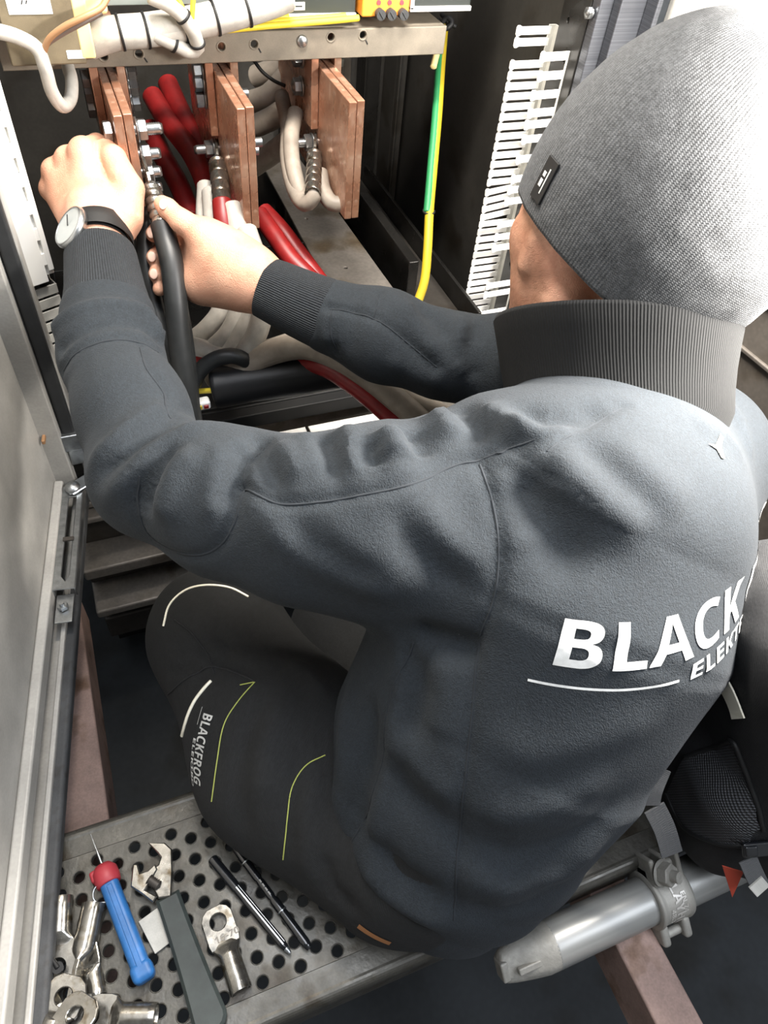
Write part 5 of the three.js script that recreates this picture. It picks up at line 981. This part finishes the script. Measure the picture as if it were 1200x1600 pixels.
{
  const t = thing('scaffold_tube', 'galvanised scaffold tube with a flattened end lying along the plank', 'tube', tubeA);
  part('tube', lathe([[0.0205, 0.0], [0.0238, 0.0], [0.0243, 0.004], [0.0243, 0.62], [0.0205, 0.62], [0.0205, 0.0]], tubeA, tubeD, 48), M.galv, t);
  const st = [[0.004, 0.0242, 0.0242], [-0.008, 0.0245, 0.0235], [-0.024, 0.0225, 0.019], [-0.042, 0.0195, 0.013], [-0.052, 0.0165, 0.0115], [-0.056, 0.012, 0.0105], [-0.0565, 0.004, 0.004]].map(([d, a, b]) => ({ c: add(tubeA, tubeD, d), s: toWorldDir(0, 1, -0.1).addScaledVector(tubeD, -toWorldDir(0, 1, -0.1).dot(tubeD)).normalize(), f: null, a, b }));
  for (const q of st) q.f = q.s.clone().cross(tubeD).normalize();
  part('flattened_end', clothRing(st, 0.002, 40), M.castSteel, t, 'flattened wedge end of the tube');
  const tw = camFwd.clone().negate().addScaledVector(tubeD, camFwd.dot(tubeD)).normalize(), sd = tw.clone().cross(tubeD).normalize();
  part('wedge', [obx(add(tubeA, tubeD, -0.03, tw, 0.0175), tubeD, sd, tw, 0.026, 0.007, 0.006, 0.0015), obx(add(tubeA, tubeD, -0.054, tw, 0.003), tubeD, sd, tw, 0.008, 0.02, 0.018, 0.002)], M.castSteel, t);
}
{
  const c = add(tubeA, tubeD, onY(1045, 1418, tubeA.y).x - tubeA.x), t = thing('tube_coupler', 'cast steel coupler with bolt clamped round the scaffold tube', 'coupler', c);
  const tw = camFwd.clone().negate().addScaledVector(tubeD, camFwd.dot(tubeD)).normalize(), up = tubeD.clone().cross(tw).normalize(); if (up.y < 0) up.negate();
  part('clamp', [lathe([[0.0245, -0.021], [0.0295, -0.021], [0.0305, -0.018], [0.0295, -0.0155], [0.0285, -0.012], [0.0285, 0.012], [0.0295, 0.0155], [0.0305, 0.018], [0.0295, 0.021], [0.0245, 0.021], [0.0245, -0.021]], c, tubeD, 48),
    obx(add(c, up, 0.037, tw, 0.008), tubeD, up, tw, 0.006, 0.026, 0.026, 0.003), obx(add(c, up, 0.037, tw, 0.008, tubeD, -0.016), tubeD, up, tw, 0.006, 0.03, 0.03, 0.003), obx(add(c, up, 0.037, tw, 0.008, tubeD, 0.016), tubeD, up, tw, 0.006, 0.03, 0.03, 0.003), obx(add(c, up, 0.03), tubeD, up, tw, 0.038, 0.02, 0.03, 0.004),
    obx(add(c, up, -0.036, tw, 0.004, tubeD, -0.014), tubeD, up, tw, 0.010, 0.024, 0.022, 0.004), obx(add(c, up, -0.036, tw, 0.004, tubeD, 0.014), tubeD, up, tw, 0.010, 0.024, 0.022, 0.004), cyl(add(c, up, -0.04, tw, 0.004, tubeD, -0.018), add(c, up, -0.04, tw, 0.004, tubeD, 0.018), 0.005)], M.castSteel, t, 'cast clamp half with raised lettering');
  const bo = add(c, up, 0.036, tw, 0.028, tubeD, -0.006);
  const bd = tw.clone().addScaledVector(tubeD, 0.35).normalize();
  const b = part('bolt', cyl(add(bo, bd, -0.02), add(bo, bd, 0.016), 0.0062, 0.006, 20), M.castSteel, t); part('nut', [hexPrism(add(bo, bd, 0.002), bd, 0.021, 0.011), lathe([[0.006, -0.006], [0.014, -0.006], [0.014, -0.0035], [0.006, -0.0035]], bo, bd, 24)], M.castSteel, b);
  // raised lettering round the band
  const cf = (x, y, z) => { const q = V3(x, y, z).sub(c), h = q.dot(tubeD); return q.addScaledVector(tubeD, -h).length() - 0.0285; };
  const lt = (s, size, du, dv, st) => layOn(textShapes(s, size, font, st, du, dv), cf, null, c, up.clone().negate(), tubeD, tw, 0.0006, 0.003);
  const l1 = lt('LAYHER', 0.0072, -0.02, -0.003, 1.1), l2 = lt('EN 74', 0.004, -0.012, 0.006, 1.1), l3 = lt('48.3', 0.004, 0.002, -0.010, 1.1);
  part('lettering', [l1, l2, l3].filter(Boolean), std({ color: 0xc9c6c0, roughness: 0.5, metalness: 0.5, name: 'letterCast' }), t, 'raised cast lettering');
}

// ================================================================ tools and lugs on the plank
function looseLug(label, eyePx, endPx, y, { w = 0.029, r = 0.0095, hole = 0.0075, roll = 0, tilt = 0 } = {}) {
  const e = onY(eyePx[0], eyePx[1], y + 0.006), b = onY(endPx[0], endPx[1], y + 0.008), d = b.clone().sub(e), L = d.length(); d.y += tilt * L; d.normalize();
  const side = d.clone().cross(Y).normalize(), n = side.clone().cross(d).normalize(); n.applyAxisAngle(d, roll); const u = d.clone().cross(n).normalize();
  const t = thing('cable_lug', label, 'cable lug', V3(e.x, Math.max(y, 0), e.z), 'tinned cable lugs on the plank');
  const hw = w / 2, tl = L * 0.36, o = [[-hw * 0.95, -hw * 0.45], [-hw * 0.72, -hw * 0.8], [-hw * 0.35, -hw], [tl * 0.75, -hw], [tl, -hw * 0.92], [tl, hw * 0.92], [tl * 0.75, hw], [-hw * 0.35, hw], [-hw * 0.72, hw * 0.8], [-hw * 0.95, hw * 0.45]];
  part('tongue', prism(o, 0.0042, e, d, u, { holes: [{ x: 0, y: 0, r: hole }], bevel: 0.0006 }), M.tin, t);
  // neck flows from flat to round, then an open barrel
  const st = []; for (let i = 0; i <= 6; i++) { const k = i / 6, s = k * k * (3 - 2 * k); st.push({ c: add(e, d, tl * 0.82 + k * L * 0.2, n, -0.002 * s), s: u, f: n, a: hw * 0.95 * (1 - s) + r * s, b: 0.0023 * (1 - s) + r * s }); }
  for (let i = 1; i <= 4; i++) st.push({ c: add(e, d, tl * 0.82 + L * 0.2 + i / 4 * (L - tl * 0.82 - L * 0.2), n, -0.002), s: u, f: n, a: r, b: r });
  part('barrel', clothRing(st, 0.0017, 32), M.tin, t);
  return { t, e, d, n, u };
}
{
  const { t, e, d, n, u } = looseLug('tinned cable lug lying alone between the wrench and the black pens', [341, 1441], [377, 1548], 0, { w: 0.03, r: 0.0102, hole: 0.0078 });
  const g = textShapes('16-70', 0.0042, font, 1.2, -0.0085, -0.0175); const fl = layOn(g, (x, y, z) => V3(x, y, z).sub(e).dot(n) - 0.0021, null, e, u.clone().negate(), d.clone().negate(), n, 0.0002, 0.01); if (fl) part('stamp', fl, std({ color: 0x8a857c, roughness: 0.6, name: 'stamp' }), t, 'stamped marking');
  looseLug('tinned cable lug by the door edge, barrel pointing to the cabinet', [90, 1512], [95, 1402], 0.004, { r: 0.0112, w: 0.034 });
  looseLug('tinned cable lug standing on its edge left of the blue tool', [120, 1556], [150, 1412], 0.002, { r: 0.0112, w: 0.03, roll: 1.35 });
  looseLug('tinned cable lug with narrow barrel just left of the blue handle end', [138, 1490], [150, 1558], 0.0, { r: 0.0085, w: 0.024, roll: 0.5 });
  looseLug('tinned cable lug with round tongue in the corner pile, upper one', [100, 1558], [66, 1640], 0.016, { r: 0.011, w: 0.036 });
  looseLug('tinned cable lug with round tongue in the corner pile, on top', [118, 1588], [70, 1660], 0.026, { r: 0.011, w: 0.036, roll: 0.25 });
  looseLug('tinned cable lug pointing right along the bottom edge of the photo', [142, 1588], [243, 1588], 0.006, { r: 0.0112, w: 0.034 });
  looseLug('tinned cable lug at the bottom of the corner pile', [60, 1570], [96, 1640], 0.002, { r: 0.011, w: 0.034, roll: -0.3 });
  const p = onY(72, 1484, 0.02), q = onY(90, 1512, 0.022); solo('threaded_pin', [tube([p, q], 0.0022, 4, 8), cyl(q, add(q, Y, -0.006), 0.005, 0.004, 14)], M.black, 'small black pin stuck in the hole of a cable lug', 'pin');
}
{ // voltage tester: blue handle, red collar, bare probe
  const a = onY(166, 1368, 0.012), b = onY(228, 1532, 0.012), d = b.clone().sub(a).normalize(), L = a.distanceTo(b), s = d.clone().cross(Y).normalize(), t = thing('voltage_tester', 'blue handled voltage tester with a red collar and bare probe', 'tester', V3(a.x, 0, a.z));
  part('handle', [obx(add(a, d, L * 0.5), d, Y, s, L, 0.016, 0.0175, 0.006), obx(add(a, d, L * 0.52, Y, 0.0078), d, Y, s, L * 0.82, 0.002, 0.005, 0.001), obx(add(a, d, L - 0.008), d, Y, s, 0.018, 0.018, 0.0205, 0.006)], M.blueGrip, t, 'blue plastic handle');
  part('collar', [lathe([[0.0001, -0.012], [0.008, -0.0115], [0.012, -0.006], [0.0125, 0.002], [0.0115, 0.008], [0.009, 0.0085]], add(a, d, 0.001), d, 28), obx(add(a, d, -0.004, s, 0.009), d, Y, s, 0.012, 0.01, 0.01, 0.003)], M.redGrip, t, 'red collar');
  part('probe', [cyl(add(a, d, -0.008), add(a, d, -0.026), 0.0016, 0.0012, 12), cyl(add(a, d, -0.026), add(a, d, -0.046), 0.0009, 0.0005, 10)], M.zinc, t, 'bare steel probe');
  part('clip', tube([onY(160, 1376, 0.016), onY(147, 1390, 0.015), onY(146, 1404, 0.014), onY(152, 1410, 0.013), onY(176, 1408, 0.012)], 0.0009), M.zinc, t, 'thin wire clip');
}
{ // adjustable wrench
  const h0 = onY(262, 1400, 0.007), h1 = onY(328, 1592, 0.007), d = h1.clone().sub(h0).normalize(), L = h0.distanceTo(h1), s = Y.clone().cross(d).normalize(), t = thing('adjustable_wrench', 'adjustable wrench with dark grey grip lying open beside the blue tester', 'wrench', V3(h0.x, 0, h0.z));
  const grip = []; for (let i = 0; i <= 20; i++) { const k = i / 20; grip.push([k * L, -(0.0115 + 0.004 * k * k)]); } for (let i = 0; i <= 8; i++) { const a = -Math.PI / 2 + i * Math.PI / 8; grip.push([L + Math.cos(a) * 0.013, Math.sin(a) * 0.0155]); } for (let i = 20; i >= 0; i--) { const k = i / 20; grip.push([k * L, 0.0115 + 0.004 * k * k]); }
  const f = s.clone().negate();
  part('grip', prism(grip, 0.011, add(h0, Y, 0.0), d, f, { bevel: 0.003 }), M.greyGrip, t, 'dark grey dipped grip');
  // head in the photo's pixels on the tool's plane: fixed jaw, sliding jaw, worm
  const y = 0.010, loc = (l) => l.map(([px, py]) => { const p = onY(px, py, y).sub(h0); return [p.dot(d), p.dot(f)]; });
  const rev = (l) => { let a = 0; l.forEach(([x, q], i) => { const [m, n] = l[(i + 1) % l.length]; a += x * n - m * q; }); return a < 0 ? [...l].reverse() : l; };
  part('fixed_jaw', prism(rev(loc([[248, 1405], [268, 1402], [270, 1360], [269, 1328], [258, 1318], [232, 1318], [246, 1333], [252, 1341], [248, 1352], [240, 1358], [232, 1372], [240, 1390]])), 0.0085, add(h0, Y, 0.002), d, f, { bevel: 0.0012 }), M.tin, t, 'steel head with fixed jaw');
  part('sliding_jaw', prism(rev(loc([[205, 1387], [209, 1352], [216, 1352], [220, 1366], [232, 1362], [243, 1352], [247, 1360], [238, 1376], [228, 1392], [246, 1402], [240, 1412], [222, 1398]])), 0.0075, add(h0, Y, 0.004), d, f, { bevel: 0.0012 }), M.tin, t, 'steel sliding jaw');
  const w0 = onY(233, 1374, 0.014), w1 = onY(253, 1388, 0.014), wp = [[0.0001, 0]]; for (let i = 0; i < 6; i++) wp.push([0.0052, i * 0.0022 + 0.0002], [0.0038, i * 0.0022 + 0.0014]); wp.push([0.0001, 0.0138]);
  part('worm_screw', lathe(wp, w0, w1.clone().sub(w0), 18), M.darkSteel, t, 'knurled worm screw');
}
{ const a = onY(232, 1430, 0.001), b = onY(258, 1480, 0.001), d = b.clone().sub(a).normalize(), s = Y.clone().cross(d).normalize(); solo('marking_plate', obx(add(a.clone().add(b).multiplyScalar(0.5), Y, 0.002), d, Y, s, a.distanceTo(b), 0.0022, 0.02, 0.0006), M.dustyPlastic, 'small pale rectangular plate between the blue tester and the wrench', 'plate'); }
function pen(label, a, b, segs) {
  const A = onY(a[0], a[1], 0.0055), B = onY(b[0], b[1], 0.0055), d = B.clone().sub(A), L = d.length(); d.normalize(); const t = thing('black_pen', label, 'pen', V3(A.x, 0, A.z), 'black pens on the plank');
  part('barrel', lathe(segs.map(([r, k]) => [r, k * L]), A, d, 20), phy({ color: 0x141619, roughness: 0.22, clearcoat: 0.6, name: 'penBlack' }), t);
  return { t, A, d, L };
}
{
  const p1 = pen('slim glossy black pen with a bright metal strip, nearer the cable lug', [331, 1341], [452, 1488], [[0.0001, 0], [0.004, 0], [0.0052, 0.01], [0.0052, 0.33], [0.0045, 0.34], [0.0045, 0.9], [0.003, 0.96], [0.0012, 0.985], [0.0001, 1]]);
  const sd = p1.d.clone().cross(Y).normalize(); part('clip', [obx(add(p1.A, p1.d, p1.L * 0.62, Y, 0.0046), p1.d, Y, sd, p1.L * 0.62, 0.0008, 0.0016, 0.0003), obx(add(p1.A, p1.d, p1.L * 0.62, Y, 0.004, sd, -0.0025), p1.d, Y, sd, p1.L * 0.6, 0.0008, 0.0008, 0.0003)], M.zinc, p1.t, 'bright metal strip'); part('tip', lathe([[0.0028, 0], [0.003, 0.003], [0.0016, 0.007], [0.0001, 0.008]], add(p1.A, p1.d, p1.L - 0.006), p1.d, 14), M.zinc, p1.t, 'metal tip');
  const p2 = pen('jointed black pen beside the trouser leg', [367, 1324], [484, 1482], [[0.0001, 0], [0.0042, 0.005], [0.0045, 0.14], [0.0038, 0.145], [0.0045, 0.15], [0.0045, 0.32], [0.0034, 0.34], [0.0042, 0.36], [0.0042, 0.5], [0.0033, 0.52], [0.0047, 0.54], [0.0047, 0.64], [0.0038, 0.65], [0.0046, 0.67], [0.0046, 0.95], [0.003, 1], [0.0001, 1]]);
  const s2 = p2.d.clone().cross(Y).normalize(); part('ring', lathe([[0.0047, 0], [0.0052, 0.0008], [0.0047, 0.0016]], add(p2.A, p2.d, p2.L * 0.15), p2.d, 20), M.zinc, p2.t, 'metal ring'); part('ring', lathe([[0.0047, 0], [0.0052, 0.0008], [0.0047, 0.0016]], add(p2.A, p2.d, p2.L * 0.64), p2.d, 20), M.zinc, p2.t, 'metal ring');
  part('lettering', [0.36, 0.4, 0.44, 0.48].map((k) => obx(add(p2.A, p2.d, p2.L * k, Y, 0.0044), p2.d, Y, s2, p2.L * 0.03, 0.0004, 0.0014, 0.0001)), M.dustyPlastic, p2.t, 'worn pale print');
}

// ================================================================ rucksack on the plank at the right
{
  const c = V3(0.575, 0.185, -0.13), up = V3(-0.12, 1, -0.16).normalize(), fx = V3(1, 0, 0.25).addScaledVector(up, -V3(1, 0, 0.25).dot(up)).normalize(), fz = fx.clone().cross(up).normalize();
  const rbox = (o, hx, hy, hz, r) => (x, y, z) => { const q = V3(x, y, z).sub(o), a = Math.abs(q.dot(fx)) - hx + r, b = Math.abs(q.dot(up)) - hy + r, d = Math.abs(q.dot(fz)) - hz + r; return Math.hypot(Math.max(a, 0), Math.max(b, 0), Math.max(d, 0)) + Math.min(Math.max(a, b, d), 0) - r; };
  const main = rbox(c, 0.125, 0.18, 0.095, 0.06), pocket = rbox(add(c, fx, -0.09, up, -0.09, fz, 0.03), 0.055, 0.085, 0.07, 0.04), front = rbox(add(c, fz, 0.08, up, -0.05), 0.1, 0.11, 0.04, 0.035);
  const bagF = (x, y, z) => smax(smin(smin(main(x, y, z), pocket(x, y, z), 0.012), front(x, y, z), 0.012), 0.003 - y, 0.02);
  const disp = (p) => 0.006 * (vnoise(p.x * 16, p.y * 16, p.z * 16) - 0.5) + 0.003 * (vnoise(p.x * 40, p.y * 40, p.z * 40) - 0.5);
  const t = thing('rucksack', 'black rucksack with mesh pocket and reflective strip standing behind the person', 'rucksack', V3(c.x, 0, c.z));
  const [lo, hi] = boundsOf([c], 0.26);
  const body = part('body', softGeo(netMesh(bagF, lo, hi, 0.0065), disp), M.nylon, t, 'black fabric body');
  // mesh side pocket
  const meshMat = phy({ color: 0x4c4e52, roughness: 0.7, bumpMap: rep(dataTex(128, (x, y, n) => { const a = x / n * Math.PI * 2 * 8, b = y / n * Math.PI * 2 * 8; return 0.5 + 0.5 * Math.sin(a + b) * Math.sin(a - b); }), 26), bumpScale: 0.0022, map: rep(dataTex(128, (x, y, n) => { const a = x / n * Math.PI * 2 * 8, b = y / n * Math.PI * 2 * 8, s = Math.sin(a + b) * Math.sin(a - b) > 0.1 ? 1 : 0.45; return [s, s, s]; }, true), 26), name: 'meshCloth' });
  meshMat.side = THREE.DoubleSide;
  const field = (x, y, z) => bagF(x, y, z);
  const pix = [[1072, 1182], [1120, 1166], [1142, 1158], [1160, 1195], [1180, 1245], [1192, 1296], [1170, 1322], [1120, 1318], [1070, 1290], [1046, 1240]];
  const hit = pix.map(([x, y]) => hitField(bagF, x, y)).filter(Boolean);
  if (hit.length > 5) {
    const m = V3(); hit.forEach((p) => m.add(p)); m.multiplyScalar(1 / hit.length); const g0 = grad(bagF, m.x, m.y, m.z), u = camRight.clone().addScaledVector(g0, -camRight.dot(g0)).normalize(), v = g0.clone().cross(u).normalize();
    let sh = hit.map((p) => p.clone().sub(m)).map((q) => new THREE.Vector2(q.dot(u), q.dot(v))); if (THREE.ShapeUtils.area(sh) < 0) sh = sh.reverse();
    const g = layOn([new THREE.Shape(sh)], bagF, disp, m, u, v, g0, 0.0018, 0.008); if (g) part('mesh_pocket', g, meshMat, t, 'black mesh pocket');
  }
  for (const l of [[[1072, 1182], [1120, 1166], [1142, 1158], [1160, 1195], [1180, 1245], [1194, 1300]], [[1046, 1240], [1070, 1290], [1120, 1318], [1170, 1322]]]) { const g = surfaceLine(bagF, disp, l, 0.0028, 0.001); if (g) part('binding', g, M.black, t); }
  // reflective strip
  const strip = []; for (let i = 0; i <= 10; i++) { const k = i / 10, px = 1108 + 48 * k + 6 * Math.sin(k * 3), py = 1030 + 92 * k, p = hitField(bagF, px, py); if (p) strip.push(p.addScaledVector(grad(bagF, p.x, p.y, p.z), 0.003 + disp(p))); }
  if (strip.length > 3) {
    const pos = [], idx = []; strip.forEach((p, i) => { const tn = strip[Math.min(i + 1, strip.length - 1)].clone().sub(strip[Math.max(i - 1, 0)]).normalize(), n = grad(bagF, p.x, p.y, p.z), s = tn.cross(n).normalize(); for (const [a, b] of [[-0.0105, 0], [0.0105, 0], [0.0105, -0.0015], [-0.0105, -0.0015]]) { const q = add(p, s, a, n, b); pos.push(q.x, q.y, q.z); } if (i) for (let k = 0; k < 4; k++) { const a = (i - 1) * 4 + k, b = (i - 1) * 4 + (k + 1) % 4; idx.push(a, b, a + 4, b, b + 4, a + 4); } });
    const e = (strip.length - 1) * 4; idx.push(0, 2, 1, 0, 3, 2, e, e + 1, e + 2, e, e + 2, e + 3);
    const g = new THREE.BufferGeometry(); g.setAttribute('position', new THREE.Float32BufferAttribute(pos, 3)); g.setIndex(idx); const q = g.toNonIndexed(); q.computeVertexNormals(); part('reflective_strip', boxUV(q), M.reflex, t, 'pale yellow reflective strip');
  }
  // webbing straps, buckle and tag
  const ribbon = (list, w, th, mat, name, lab) => { const c3 = new THREE.CatmullRomCurve3(list, false, 'centripetal'), q = c3.getSpacedPoints(24), g = []; for (let i = 0; i < 24; i++) { const a = q[i], b = q[i + 1], d = b.clone().sub(a), n = camFwd.clone().negate().addScaledVector(d.clone().normalize(), camFwd.dot(d.clone().normalize())).normalize(), s = d.clone().normalize().cross(n); g.push(obx(a.clone().add(b).multiplyScalar(0.5), d.clone().normalize(), s, n, d.length() * 1.08, w, th, 0.0005)); } part(name, g, mat, t, lab); };
  ribbon(pts([[1034, 1200, 0.665], [1020, 1235, 0.665], [1016, 1258, 0.67]]), 0.018, 0.002, M.webbing, 'strap', 'grey black webbing strap');
  ribbon(pts([[1022, 1262, 0.67], [1038, 1295, 0.68], [1050, 1335, 0.69]]), 0.021, 0.002, M.webbing, 'strap', 'grey black webbing strap');
  const hb = hitField(bagF, 1178, 1320) ?? W(1178, 1320, 0.62), b = add(hb, camFwd, -0.008); const bx1 = camRight.clone().addScaledVector(camDown, -0.1).normalize(), bz = camFwd.clone().negate(), by = bz.clone().cross(bx1).normalize(), bzz = bx1.clone().cross(by).normalize();
  part('buckle', [obx(b, bx1, by, bzz, 0.03, 0.014, 0.006, 0.002), obx(add(b, bx1, -0.008), bx1, by, bzz, 0.012, 0.010, 0.009, 0.002), obx(add(b, bx1, 0.022), bx1, by, bzz, 0.016, 0.02, 0.006, 0.002)], phy({ color: 0x15171a, roughness: 0.2, clearcoat: 0.5, name: 'buckleBlack' }), t, 'glossy black buckle');
  const bz0 = b.clone().sub(EYE).dot(camFwd); ribbon(pts([[1168, 1342, bz0 + 0.002], [1178, 1365, bz0 + 0.006], [1188, 1385, bz0 + 0.012]]), 0.018, 0.002, M.webbing, 'strap', 'webbing strap end'); ribbon(pts([[1180, 1378, bz0 + 0.006], [1192, 1392, bz0 + 0.01]]), 0.016, 0.0022, M.dustyPlastic, 'strap_tip', 'pale strap tip');
  const tg = pts([[1128, 1352, bz0 + 0.02], [1162, 1362, bz0 + 0.02], [1144, 1402, bz0 + 0.04]]), n0 = tg[1].clone().sub(tg[0]).cross(tg[2].clone().sub(tg[0])).normalize(), tu = tg[1].clone().sub(tg[0]).normalize(), tv = n0.clone().cross(tu).normalize(), l2 = tg[2].clone().sub(tg[0]);
  part('tag', prism([[0, 0], [tg[0].distanceTo(tg[1]), 0], [l2.dot(tu), l2.dot(tv)]], 0.0012, tg[0], tu, tv), M.redTag, t, 'small red fabric tag');
}

// ================================================================ devices and wiring above the rail
{
  const z = -0.885, a = onZ(20, 108, z), b = onZ(136, 97, z), y0 = (a.y + b.y) / 2, t = thing('control_box', 'khaki control box with white stickers in the upper left corner', 'box', V3(a.x, y0, z));
  part('housing', bx(a.x, b.x, y0, y0 + 0.16, z - 0.06, z, 0.002), M.khaki, t);
  const l0 = onZ(14, 22, z), l1 = onZ(82, 18, z); part('sticker', bx(l0.x, l1.x, l1.y - 0.002, l1.y + 0.06, z, z + 0.0006, 0.0002), M.label, t, 'large white sticker');
  const s0 = onZ(106, 92, z), s1 = onZ(131, 78, z); part('sticker', bx(s0.x, s1.x, s0.y, s1.y, z, z + 0.0006, 0.0002), M.label, t, 'small white sticker');
  const k0 = onZ(34, 3, z); part('print', [obx(add(k0, Z, 0.0008), V3(0.4, 0.9, 0).normalize(), V3(-0.9, 0.4, 0).normalize(), Z, 0.004, 0.001, 0.0004, 0.0001), obx(add(k0, Z, 0.0008, X, 0.004), V3(0.4, 0.9, 0).normalize(), V3(-0.9, 0.4, 0).normalize(), Z, 0.0035, 0.001, 0.0004, 0.0001)], M.black, t);
  const c0 = onZ(122, 34, z + 0.002), c1 = onZ(172, 2, z + 0.002); part('terminal_cover', [bx(b.x - 0.003, c1.x - 0.003, c0.y + 0.004, y0 + 0.16, z - 0.05, z - 0.002, 0.004), bx(b.x - 0.004, b.x + 0.010, y0 + 0.005, y0 + 0.16, z - 0.05, z + 0.001, 0.002)], M.cream, t, 'cream terminal cover');
}
const ptsD = (list) => list.map(([x, y, d]) => onZ(x, y, -d));
function bundle(label, list, r, mat, ties, name = 'wire_bundle') {
  const P = ptsD(list), t = thing(name, label, 'wire bundle', P[0]); part('wrap', tube(P, r, 0, 14), mat, t);
  const c = new THREE.CatmullRomCurve3(P, false, 'centripetal');
  for (const k of ties) { const p = c.getPointAt(k), d = c.getTangentAt(k); part('cable_tie', lathe([[r * 0.9, -0.0014], [r + 0.0012, -0.0014], [r + 0.0012, 0.0014], [r * 0.9, 0.0014]], p, d, 20), M.black, t); }
}
bundle('thick white wrapped wire bundle lying along the rail', [[138, 66, 0.945], [180, 52, 0.94], [225, 48, 0.94], [280, 40, 0.94], [345, 26, 0.94], [420, 4, 0.94], [450, -8, 0.94]], 0.0165, M.whiteCable, [0.16, 0.28, 0.46, 0.62, 0.78]);
bundle('thin white wrapped bundle bending over the rail', [[235, -6, 0.92], [265, 8, 0.92], [288, 28, 0.92], [305, 58, 0.925], [308, 76, 0.93], [296, 80, 0.932], [275, 70, 0.932], [242, 54, 0.93]], 0.0078, M.whiteCable, [0.3, 0.55, 0.82]);
bundle('white wrapped wire loop hanging below the khaki box', [[-6, 48, 0.872], [28, 58, 0.872], [58, 76, 0.872], [70, 105, 0.873], [82, 145, 0.88], [98, 166, 0.89], [110, 155, 0.905], [112, 128, 0.92], [106, 104, 0.945]], 0.0068, M.whiteCable, []);
solo('power_wire', tube(ptsD([[68, 82, 0.872], [76, 62, 0.868], [100, 42, 0.864], [132, 26, 0.864], [158, 12, 0.87], [168, -4, 0.875]]), 0.003), M.brownWire, 'light brown wire curving out of the white loop', 'wire');
solo('power_wire', tube(ptsD([[66, 80, 0.874], [74, 68, 0.87], [98, 52, 0.868], [128, 36, 0.868], [158, 20, 0.874]]), 0.0027), M.darkBrownWire, 'dark brown wire curving out of the white loop', 'wire');
let yk = 0; for (const [l, lab] of [[[[160, 38, 0.945], [240, 26, 0.945], [320, 26, 0.945], [450, 26, 0.955]], 'yellow wire on top of the white bundle'], [[[280, 54, 0.935], [340, 48, 0.94], [400, 42, 0.945], [520, 32, 0.945], [560, 28, 0.945]], 'yellow wire lowest along the rail'], [[[290, 49, 0.945], [350, 42, 0.95], [420, 35, 0.95], [540, 25, 0.95]], 'yellow wire middle along the rail'], [[[276, -4, 0.92], [286, 14, 0.92], [292, 30, 0.92]], 'yellow wire rising left beside the thin white bundle'], [[[302, -4, 0.92], [301, 14, 0.92], [300, 28, 0.92]], 'yellow wire rising right beside the thin white bundle']]) solo('yellow_wire', tube(ptsD(l), yk++ < 3 ? 0.0036 : 0.0028), M.yellow, lab, 'wire', 'yellow wires');
{
  const z = -0.96, dev = (px0, py0, px1, py1, lab, label) => {
    const a = onZ(px0, py0, z), b = onZ(px1, py1, z), t = thing('control_module', label, 'module', V3(a.x, a.y, z));
    part('housing', bx(a.x, b.x, a.y, a.y + 0.12, z - 0.06, z, 0.002), std({ color: 0x2b302e, roughness: 0.35, name: 'moduleBlack' }), t);
    part('frame', [bx(a.x - 0.002, b.x, a.y - 0.002, a.y + 0.0035, z - 0.05, z + 0.003, 0.001), bx(a.x - 0.002, a.x + 0.003, a.y, a.y + 0.12, z - 0.05, z + 0.003, 0.001)], M.whitePlastic, t, 'frame edge whitened for the light on it');  // light catching the frame is put into its white colour
    if (lab) { const l0 = onZ(456, 16, z), l1 = onZ(476, 3, z); part('sticker', bx(l0.x, l1.x, l0.y, l1.y, z, z + 0.0008, 0.0002), M.label, t, 'small white sticker'); part('sticker_print', bx(l0.x + 0.003, l1.x - 0.003, (l0.y + l1.y) / 2 - 0.001, (l0.y + l1.y) / 2 + 0.001, z + 0.0008, z + 0.0011, 0.0001), M.gasketGrey, t); }
  };
  dev(444, 27, 556, 14, true, 'dark control module with a frame edge whitened for light and a sticker'); dev(642, 15, 736, 4, false, 'dark control module to the right of the orange terminals');
  const a = onZ(566, 28, z + 0.012), b = onZ(640, 20, z + 0.012), t = thing('terminal_block', 'orange terminal block with three grey slotted screws', 'terminal block', V3(a.x, a.y, z));
  part('housing', bx(a.x, b.x, a.y, a.y + 0.07, z - 0.05, z + 0.01, 0.002), M.orange, t);
  for (const px of [596, 613, 632]) { const s = onZ(px, 24, z + 0.018); part('screw', [cyl(add(s, Z, -0.012), s, 0.0058, 0.0058, 20), obx(add(s, Z, 0.0006), V3(0.6, -0.8, 0), V3(0.8, 0.6, 0), Z, 0.009, 0.0012, 0.0014, 0.0002)], M.gasketGrey, t); part('opening', cyl(onZ(px - 4, 4, z + 0.009), onZ(px - 4, 4, z + 0.0115), 0.0026, 0.0026, 14), M.redGrip, t); }
}
solo('cable_loop', tube(pts([[772, -10, 1.02], [790, 8, 1.01], [812, 17, 1.01], [836, 17, 1.01], [856, 6, 1.015], [866, -10, 1.02]]), 0.0048), M.whiteCable, 'white cable loop hanging at the top edge of the dark panel', 'cable');
solo('wire_knot', [tube(pts([[692, 34, 1.015], [700, 28, 1.01], [706, 36, 1.01], [698, 44, 1.012], [688, 40, 1.015], [684, 32, 1.02]]), 0.004), tube(pts([[690, 22, 1.02], [700, 34, 1.012], [712, 42, 1.015]]), 0.003)], M.black, 'black wire knot above the earth wire', 'wire');

renderer.render(scene, camera);
